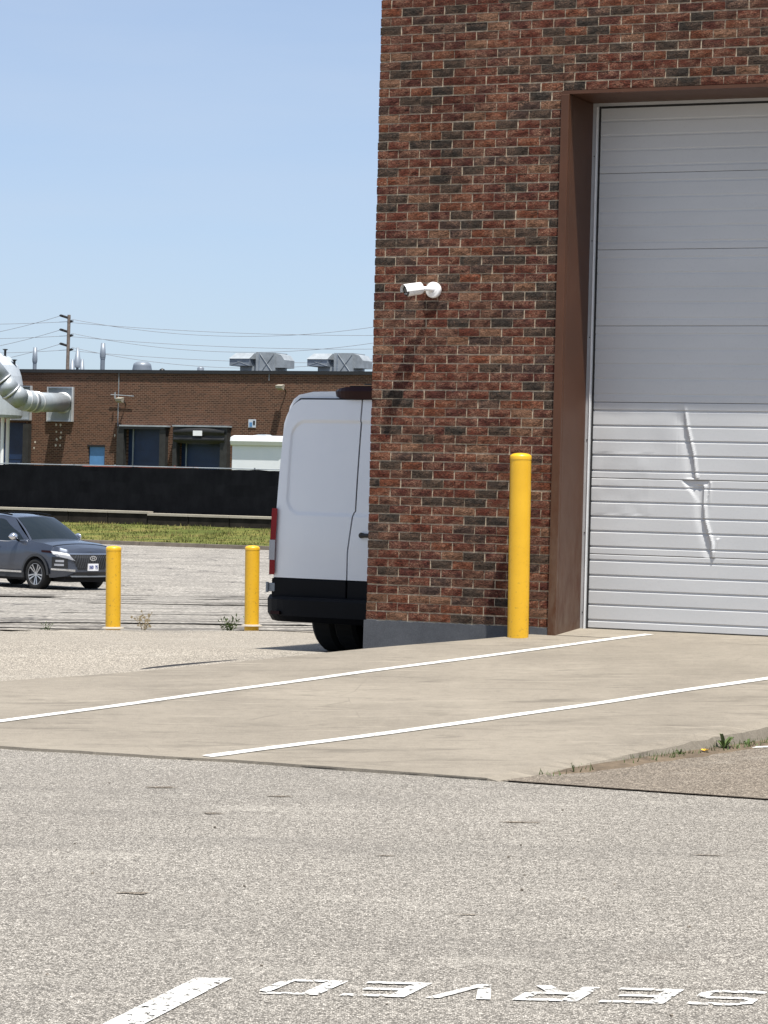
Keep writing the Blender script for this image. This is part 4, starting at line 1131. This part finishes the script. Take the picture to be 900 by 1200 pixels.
def car_wheel(x, y):
    w_ = bpy.data.objects.new('wheel', None); COL.objects.link(w_); w_.parent = car; w_.location = (x, y, .365); s_ = 1 if y > 0 else -1
    r = .365; wd = .235
    m = MB(); rows = [[(rr*math.cos(2*math.pi*q/36), dy*s_, rr*math.sin(2*math.pi*q/36)) for dy, rr in ((-wd/2, r*.6), (-wd/2, r*.95), (-wd*.38, r), (wd*.38, r), (wd/2, r*.94), (wd/2+.004, r*.8), (wd/2-.005, r*.70))] for q in range(37)]
    m.grid(rows); m.build('tyre', M['tyre'], w_, smooth=True)
    m = MB(); rows = [[(rr*math.cos(2*math.pi*q/36), dy*s_, rr*math.sin(2*math.pi*q/36)) for dy, rr in ((wd/2-.004, r*.715), (wd/2-.008, r*.665), (wd/2-.06, r*.64))] for q in range(37)]
    m.grid(rows); m.poly([(r*.66*math.cos(2*math.pi*q/36), (wd/2-.055)*s_, r*.66*math.sin(2*math.pi*q/36)) for q in range(36)]); rim = m.build('rim', [M['cladding']], w_)
    for q in range(10):
        a = 2*math.pi*q/10; tw = .16 if q % 2 else -.10; m = MB()
        def P(rr, da, dy): return (rr*math.cos(a+da), (wd/2+dy)*s_, rr*math.sin(a+da))
        m.poly([P(r*.12, -.25, -.03), P(r*.12, .25, -.03), P(r*.68, .09+tw, -.008), P(r*.68, -.07+tw, -.008)]); m.build('spoke', M['rim'], rim)
    m = MB(); m.poly([(.05*math.cos(2*math.pi*q/12), (wd/2-.028)*s_, .05*math.sin(2*math.pi*q/12)) for q in range(12)]); m.build('hub_cap', M['rim'], rim)
    m = MB(); m.grid([[(rr*math.cos(2*math.pi*q/36), (wd/2-.006)*s_, rr*math.sin(2*math.pi*q/36)) for rr in (r*.665, r*.72)] for q in range(37)]); m.build('rim_lip', M['rim'], rim)
for x in (1.3825, -1.3825):
    for y in (-.82, .82): car_wheel(x, y)

# ================================================================== FAR BRICK BUILDING
FB0 = at(100, 560, 170.0); FB0.z = -.5
def fw(x, y, out=0):                                                  # photo pixel -> point on the far facade (or `out` metres before it)
    return on_wall(x, y, FB0 + N*out)
fb = thing('industrial_building', 'long low brown brick building beyond the black fence with blue loading doors', 'building', FB0, -TH)
def L(p): q = Matrix.Rotation(TH, 3, 'Z') @ (Vector(p)-FB0); return q     # world -> building local
def wbox(x0, y0, x1, y1, d0, d1):                                     # pixel rectangle on the facade -> local box, depth d0..d1 into the building
    a = L(fw(x0, (y0+y1)/2)); b = L(fw(x1, (y0+y1)/2)); return (a.x, b.x, d0, d1, L(fw((x0+x1)/2, y1)).z, L(fw((x0+x1)/2, y0)).z)
ztopf = L(fw(230, 436)).z; xl = L(fw(-250, 500)).x; xr = L(fw(760, 500)).x
ops = [(-12, 495, 30, 552), (147.5, 503, 190, 552), (210, 504, 262, 552), (103, 522.5, 122.5, 552)]
opb = sorted([wbox(a, b, c, d, 0, 0) for a, b, c, d in ops], key=lambda q: q[0])
m = MB(); x = xl; zb = -1.0
for o_ in opb:
    m.box(x, o_[0], 0, .4, zb, ztopf); m.box(o_[0], o_[1], 0, .4, o_[5], ztopf); m.box(o_[0], o_[1], 0, .4, zb, o_[4]); x = o_[1]
m.box(x, xr, 0, .4, zb, ztopf); m.build('wall', M['far_brick'], fb)
for q in (xl, xr-.4): m = MB(); m.box(q, q+.4, .4, 40, zb, ztopf-.01); m.build('side_wall', M['far_brick'], fb)
m = MB(); m.box(xl, xr, .3, 40, ztopf-.5, ztopf-.3); m.build('roof', M['pad'], fb)
m = MB(); m.box(xl-.1, xr+.1, -.12, .45, ztopf-.10, ztopf+.10); m.build('roof_coping', M['black'], fb)
def fpart(name, mat, x0, y0, x1, y1, d0, d1, parent=None, **kw):
    m = MB(); m.box(*wbox(x0, y0, x1, y1, d0, d1)); return m.build(name, mat, parent or fb, **kw)
for (a, b, c, d) in ((-12, 495, 30, 552), (147.5, 503, 190, 552), (210, 504, 262, 552)):
    dd = fpart('dock_door', M['bluedoor'], a, b, c, d, .30, .36)
    n_ = 4
    for q in range(1, n_): fpart('panel_joint', M['bluedoor'], a+.5, lerp(b, d, q/n_)-.12, c-.5, lerp(b, d, q/n_)+.12, .285, .30, dd)
    fpart('door_track', M['galvmatte'], a+5.5, b, a+6.7, d, .20, .28, dd)
sd = fpart('side_door', M['bluelight'], 104, 523.5, 121.5, 552, .10, .16, label='mid blue man door')
fpart('door_lintel', M['hole'], 102.6, 521.5, 123, 523.3, -.03, .1, sd)
fpart('dock_pad', M['pad'], 140, 500, 148, 552, -.35, -.002); fpart('dock_pad', M['pad'], 190, 500, 197, 552, -.35, -.002)
fpart('dock_head', M['galvmatte'], 144, 498.5, 200, 500.2, -.45, -.002); fpart('dock_head', M['black'], 145, 500.3, 197, 503.2, -.40, -.002)
fpart('dock_pad', M['pad'], 206.5, 500.8, 211, 552, -.45, -.002); fpart('dock_pad', M['pad'], 262, 500.8, 270, 552, -.45, -.002)
fpart('dock_head', M['galvmatte'], 207, 498.8, 272, 500.6, -.55, -.002)
fpart('dock_pad', M['pad'], 30, 497, 36.5, 552, -.35, -.002)
m = MB(); rows = []; x0, x1, _, _, z0, z1 = wbox(208.5, 500.8, 268, 519, 0, 0)
for i in range(25):
    t = i/24; sag = (.05+.42*math.sin(math.pi*t)**.8)
    rows.append([(lerp(x0, x1, t), -.50+.10*math.sin(j*1.9+sag*4)-.06*math.sin(math.pi*t), lerp(z1, z0, j/7*(.80+.20*1)) - (.10*math.sin(math.pi*t) if j > 1 else 0)) for j in range(8)])
m.grid(rows); m.build('dock_curtain', M['curtain'], fb, smooth=True, label='black sagging curtain over the right loading door')
cu = fpart('curtain_patch', M['white'], 232.5, 505, 243, 511, -.66, -.63)
# wall lamps, conduit, small sign, patched spots
def wall_lamp(px, py, lab, arm):
    p_ = fw(px, py, .5); t = thing('wall_lamp', lab, 'lamp', (p_.x, p_.y, p_.z), -TH, 'wall lamps on the far brick building')
    m = MB(); m.hexa([(-.18, -.22, -.10), (.18, -.22, -.10), (.18, .1, -.20), (-.18, .1, -.20), (-.20, -.26, .05), (.20, -.26, .05), (.20, .15, .12), (-.20, .15, .12)]); m.build('lamp_head', M['kerb'], t)
    m = MB(); m.tube([(0, .1, -.05), (.12, .35, -.15), (.12, .49, -.3)], .035, 6); m.build('bracket', M['black'], t)
    if arm: m = MB(); m.tube([(-.8, .30, .28), (.75, .30, .20)], .025, 5); m.tube([(-.45, .2, .05), (-.45, .2, .42)], .04, 6); m.build('cross_arm', M['galvmatte'], t)
    return t
wall_lamp(140.5, 468, 'wall lamp with a cross arm above the left blue loading door', True)
wall_lamp(328.5, 453, 'wall lamp without a cross arm high on the wall right of the draped loading door', False)
fpart('conduit', M['galvmatte'], 138.3, 437, 138.6, 552, -.06, -.002); fpart('conduit', M['galvmatte'], 315.5, 437, 316, 446, -.06, -.002)
sg = fpart('wall_sign', M['signface'], 291.5, 491.5, 300, 501, -.04, -.002)
fpart('sign_mark', M['bluelight'], 292.6, 495, 296, 500, -.05, -.041, sg); fpart('sign_mark', M['hole'], 297, 493, 299.2, 498, -.05, -.041, sg)
for (a, b) in ((66, 498), (71, 498), (66, 506), (71.5, 507), (66.5, 515), (71, 513), (65.5, 522), (70.5, 522), (41, 518), (40, 525), (134.5, 510)):
    m = MB(); c = L(fw(a, b)); m.poly([(c.x+.07*math.cos(q)*random.uniform(.6, 1.2), -.004, c.z+.085*math.sin(q)*random.uniform(.6, 1.3)) for q in [k_*.9 for k_ in range(7)]]); m.build('mortar_patch', M['patch'], fb)

# ---- roof equipment
def rz_of(px, dep=2.0):
    p_ = on_wall(px, 436, FB0 - N*dep); return p_
def vlathe(name, label, cat, px, ytop, prof, mat, dep=2.0, group=None, seg=20):
    p_ = rz_of(px, dep); s_ = p_.y/F; zt = on_wall(px, ytop, FB0-N*dep).z; z0 = ztopf+FB0.z-.35
    t = thing(name, label, cat, (p_.x, p_.y, z0), 0, group); H_ = zt-z0
    base = None
    for nm, pr in prof:
        m = MB(); m.lathe(0, 0, [(r*s_, z*H_) for r, z in pr], seg); b_ = m.build(nm, mat, t, smooth=True)
    return t
G1 = 'vent stacks on the far roof'
vlathe('vent_stack', 'slim steel vent stack standing alone left of the utility pole', 'vent', 40.5, 407, [('pipe', [(2.3, 0), (2.3, .55)]), ('nozzle', [(2.9, .53), (3.1, .6), (2.2, 1), (.1, 1.0)]), ('collar', [(2.7, .50), (2.7, .53)])], M['stack'], group=G1)
vlathe('vent_stack', 'slim steel vent stack standing alone right of the utility pole', 'vent', 120, 402, [('pipe', [(2.7, 0), (2.7, .62)]), ('nozzle', [(3.3, .60), (3.5, .68), (2.4, 1), (.1, 1.0)]), ('collar', [(3.1, .56), (3.1, .60)])], M['stack'], group=G1)
vlathe('cone_vent', 'tall cone topped steel vent between two smaller cones', 'vent', 90.5, 407, [('cone', [(4.8, .42), (1.3, 1.0), (.1, 1.0)]), ('ring', [(4.9, .36), (4.9, .42)]), ('stem', [(1.6, 0), (1.6, .42)])], M['stack'], dep=2.5, group=G1)
vlathe('cone_vent', 'small cone vent on the left of the tall cone vent', 'vent', 84.5, 421, [('cone', [(4.6, 0), (1.6, 1.0), (.1, 1)])], M['stack'], dep=1.6, group=G1)
vlathe('cone_vent', 'small cone vent on the right of the tall cone vent', 'vent', 96, 421, [('cone', [(4.0, 0), (1.6, 1.0), (.1, 1)])], M['stack'], dep=1.6, group=G1)
vlathe('roof_fan', 'wide drum shaped roof fan with a rounded steel lid', 'vent', 166.5, 423.5, [('drum', [(12, 0), (11.8, .5), (10.8, .72), (10.8, .74), (10.2, .85), (7, .97), (.1, 1.0)]), ('rim', [(12.3, .36), (12.3, .44), (11.9, .5)])], M['stack'], group=G1, seg=32)
vlathe('roof_vent', 'low stubby roof vent left of the first air handler', 'vent', 235, 430, [('drum', [(4, 0), (4, .9), (3, 1), (.1, 1)])], M['stack'], group=G1)
vlathe('roof_vent', 'tiny dark roof vent right of the drum fan', 'vent', 190, 431.5, [('drum', [(3.5, 0), (3.0, .9), (.1, 1)])], M['black'], group=G1)
def air_handler(px, lab):
    p_ = rz_of(px, 2.5); s_ = p_.y/F; z0 = ztopf+FB0.z-.3
    t = thing('air_handler', lab, 'ventilation unit', (p_.x, p_.y, z0), -TH, 'hooded air handlers on the far roof')
    k_ = s_*1.1
    B = lambda y: (435-y)*s_+.3+ (0)
    def bx(name, mat, x0, x1, y0, y1, d0, d1, par=None):
        m = MB(); m.box(x0*k_, x1*k_, d0, d1, B(y1), B(y0)); return m.build(name, mat, par or t)
    bx('plenum', M['galvmatte'], 9, 33, 425.5, 442, .1, 1.5)
    hb = bx('louvre_box', M['stack'], 0, 24, 417, 425.3, -.3, 1.4)
    m = MB(); m.tube([(0, -.31, B(425)), (24*k_, -.31, B(417))], .008, 4); m.tube([(0, -.31, B(417)), (24*k_, -.31, B(425))], .008, 4); m.build('brace', M['galvmatte'], hb)
    m = MB(); m.hexa([(-.05, -.35, B(417)), (24*k_, -.35, B(417)), (29.5*k_, .9, B(417)), (3*k_, .9, B(417)), (4*k_, .1, B(410)), (26*k_, .1, B(410)), (29.5*k_, .9, B(410)), (4*k_, .9, B(410))]); m.build('hood_top', M['galvmatte'], t)
    bd_ = bx('cabinet', M['galvmatte'], 29.6, 52, 409.5, 442, -.1, 1.5)
    bx('seam', M['galv'], 33.5, 34.3, 409.6, 434, -.13, -.10, bd_)
    m = MB(); m.tube([(34.5*k_, -.12, B(434)), (51*k_, -.12, B(411))], .014, 4); m.tube([(34.5*k_, -.12, B(411)), (51*k_, -.12, B(434))], .014, 4); m.build('brace', M['galvmatte'], bd_)
    m = MB(); pr = [(52, 410.5), (58, 412), (62.5, 418), (62.5, 427), (52.05, 427)]
    f0 = [(x*k_, 0, B(y)) for x, y in pr]; f1 = [(x*k_, 1.3, B(y)) for x, y in pr]; m.poly(f0[::-1]); m.poly(f1); m.grid([f0+f0[:1], f1+f1[:1]]); m.build('outlet_cowl', M['galvmatte'], t)
    return t
air_handler(271.5, 'left one of the two hooded grey air handlers on the far roof')
air_handler(362.5, 'right one of the two hooded grey air handlers on the far roof')

# ---- dust collector, duct and wall plates at far left
sp_ = fw(-22, 480, 3.2); sc_ = sp_.y/F; gz = -.4
silo = thing('dust_collector', 'pale grey dust collector drum on white posts at the far left', 'silo', (sp_.x, sp_.y, gz))
zz = lambda y: fw(-22, y, 3.2).z-gz
m = MB(); m.lathe(0, 0, [(.01, zz(489)), (47*sc_, zz(489)), (48*sc_, zz(486)), (48*sc_, zz(450)), (46*sc_, zz(440)), (42*sc_, zz(428)), (33*sc_, zz(418)), (20*sc_, zz(413)), (.01, zz(411))], 40); m.build('drum', M['silo'], silo, smooth=False)
for (dx, h_) in ((28, 411), (39, 423)):
    m = MB(); m.tube([(dx*sc_, -.6, zz(h_+8)), (dx*sc_, -.6, zz(h_-1))], .07, 8); m.lathe(dx*sc_, -.6, [(.05, zz(h_)), (.18, zz(h_-2)), (.01, zz(h_-2.4))], 10); m.build('vent_cap', M['black'], silo)
for (dx, dy) in ((28, -1.0), (-28, -1.0), (28, 1.4), (-28, 1.4)):
    m = MB(); m.tube([(dx*sc_, dy, -.3), (dx*sc_, dy, zz(488.8))], .11, 8); m.build('post', M['white'], silo)
du = thing('exhaust_duct', 'large round silver exhaust duct bending down to a wall plate', 'duct', fw(72, 473))
d0 = fw(-30, 405, 8.6); d1 = fw(3, 447, 7.6); d2 = fw(13, 459, 7.2); d3 = fw(25, 468.5, 6.6); d4 = fw(40, 471, 5.6); d5 = fw(74, 472.0, .03)
org = Vector(du.location)
rd = 11.9*fw(40, 470, 3).y/F
def dpart(pts, rad, name, mat, par=du, seg=28, smooth=True, caps=True):
    m = MB(); m.tube([Vector(p_)-org for p_ in pts], rad, seg, caps); return m.build(name, mat, par, smooth=smooth)
dpart([d0, d1], rd*.98, 'duct_section', M['duct']); dpart([d1, d2], rd, 'elbow_section', M['duct']); dpart([d2, d3], rd*1.0, 'elbow_section', M['duct']); dpart([d3, d4], rd, 'elbow_section', M['duct']); dpart([d4, d5], rd*.95, 'duct_section', M['duct'])
for a, b, t in ((d0, d1, .98), (d1, d2, .98), (d3, d4, .3), (d3, d4, .75), (d4, d5, .05), (d4, d5, .97)):
    c = a.lerp(b, t); dn = (b-a).normalized(); dpart([c-dn*.05, c+dn*.05], rd*1.06, 'flange', M['alu'])
for (a, b, c, d, lab) in ((56.5, 453.5, 87, 494, 'right galvanised wall plate, where the silver duct ends'), (14, 452, 38, 492.5, 'left galvanised wall plate, partly behind the silver duct')):
    t = thing('wall_plate', lab, 'panel', fw((a+c)/2, d), -TH, 'galvanised plates on the far wall')
    off = Vector(t.location); bx_ = wbox(a, b, c, d, 0, 0); oL = L(off)
    def pb(x0, x1, y0, y1, z0, z1, nm, mt):
        m = MB(); m.box(x0-oL.x, x1-oL.x, y0, y1, z0-oL.z, z1-oL.z); return m.build(nm, mt, t)
    pb(bx_[0]+.08, bx_[1]-.08, -.08, -.03, bx_[4]+.08, bx_[5]-.08, 'plate', M['galvmatte'])
    for q in ((bx_[0], bx_[0]+.08, bx_[4], bx_[5]), (bx_[1]-.08, bx_[1], bx_[4], bx_[5])): pb(q[0], q[1], -.18, -.02, q[2], q[3], 'frame_bar', M['alu'])
    for q in ((bx_[4], bx_[4]+.08), (bx_[5]-.08, bx_[5])): pb(bx_[0]+.081, bx_[1]-.081, -.18, -.02, q[0], q[1], 'frame_bar', M['galv'])

# ---- box trailer, red pipe behind the fence
TY = 150.0
tp = at(269, 560, TY); tr = thing('box_trailer', 'white box trailer parked behind the fence right of the draped door', 'trailer', (tp.x, tp.y, -.6), -TH)
ts = TY/F/math.cos(TH)*1.0; tz = lambda y: at(296, y, TY-1.2).z+.6
TWd = 66*ts
m = MB(); m.box(.08, TWd-.02, .05, 7, .75, tz(522)); m.build('box', M['vanwhite'], tr, bevel=.02)
m = MB(); rows = []
for x in (0, .05, .2, TWd-.2, TWd-.05, TWd):
    e = .12 if x in (0, TWd) else (.04 if x in (.05, TWd-.05) else 0)
    rows.append([(x, .04-0*e, tz(522.2)), (x, -.10+e, tz(521.5)), (x, -.18+e, tz(517)), (x, -.14+e, tz(512)-e*.6), (x, .05+e, tz(510.2)-e), (x, 6.9, tz(510)-e), (x, 7.05, tz(516)), (x, 7.02, tz(522.2))])
m.grid(rows); m.poly(rows[0]); m.poly(rows[-1][::-1]); m.build('roof_cap', M['white'], tr, smooth=False)
m = MB(); m.hexa([(.9, .5, tz(510.5)), (1.9, .5, tz(510.5)), (1.9, 1.2, tz(510.5)), (.9, 1.2, tz(510.5)), (1.35, .5, tz(508.3)), (1.7, .5, tz(508.3)), (1.7, 1.2, tz(508.3)), (1.35, 1.2, tz(508.3))]); m.build('roof_vent', M['galvmatte'], tr)
m = MB(); m.box(.3, TWd-.3, .2, 6.8, .55, .748); m.build('chassis', M['black'], tr)
for s_ in (.35, TWd-.35):
    for y_ in (4.2, 5.2): wheel(tr, s_, y_, .38, .22)
pa = at(97, 546.5, 135.0); pb_ = at(232, 548.8, 132.5)
m = MB(); org2 = pa.copy(); m.tube([Vector((0, 0, 0)), (pb_-pa)], .05, 8); rp = m.build('rail_pipe', M['redrust'], loc=pa, label='rusty red pipe running level just above the top of the black fence', category='pipe')
for px, c_ in ((205, 'redrust'), (135, 'galvmatte')):
    q = pa.lerp(pb_, (px-97)/135.)-pa; m = MB(); m.tube([q+Vector((0, 0, .1)), q+Vector((0, 0, -2.8))], .05, 6); m.build('pipe_post', M[c_], rp)

# ---- utility pole and wires
PY = 235.0
pt, pb0 = at(81, 369, PY), at(78.5, 436, PY)
pole = thing('utility_pole', 'wooden utility pole behind the far roof with three pairs of side insulators', 'utility pole', (pb0.x, pb0.y, -1))
po = Vector(pole.location); m = MB(); lean = Vector((pt.x-pb0.x, 0, 0))
m.tube([Vector((0, 0, 0)), pt-po], [.19, .13], 10); m.build('pole_shaft', M['wood'], pole)
for y_ in (371, 387.5, 404):
    for (xa, ya, xb, yb) in ((70.5, y_-1.5, 80, y_+1.5), (84.5, y_+5, 79, y_+7.5)):
        m = MB(); m.tube([at(xa, ya, PY)-po, at(xb, yb, PY)-po], .10, 6); m.tube([at(lerp(xa, xb, .15), ya-.5, PY)-po, at(lerp(xa, xb, .15), ya+1.0, PY)-po], .17, 6); m.build('insulator', M['black'], pole)
def wire(pts, lab):
    x0, x1, x2 = [p_[0] for p_ in pts]; y0, y1, y2 = [p_[1] for p_ in pts]
    P_ = []
    for i in range(33):
        x = lerp(x0, x2, i/32); y = y0*(x-x1)*(x-x2)/((x0-x1)*(x0-x2)) + y1*(x-x0)*(x-x2)/((x1-x0)*(x1-x2)) + y2*(x-x0)*(x-x1)/((x2-x0)*(x2-x1))
        P_.append(at(x, y, PY - .02*(x-81)))
    o0 = P_[0]; m = MB(); m.tube([p_-o0 for p_ in P_], .019, 4, False); return m.build('overhead_wire', M['wire'], loc=o0, label=lab, category='wire', group='overhead wires')
for i, nm in enumerate(('top', 'middle', 'lowest')):
    dy = i*16.5
    wire([(84, 374+dy), (270, 394+dy*1.12), (520, 368+dy*1.1)], f'{nm} pair, the more sagging wire running right from the pole')
    wire([(84, 378+dy), (300, 391+dy*1.0), (520, 392+dy*.93)], f'{nm} pair, the flatter wire running right from the pole')
    wire([(71, 370+dy), (40, 379+dy), (-90, 402+dy)], f'{nm} pair, the steeper wire running left from the pole')
    wire([(79, 377+dy), (30, 379+dy*1.02), (-90, 380+dy)], f'{nm} pair, the level wire running left from the pole')
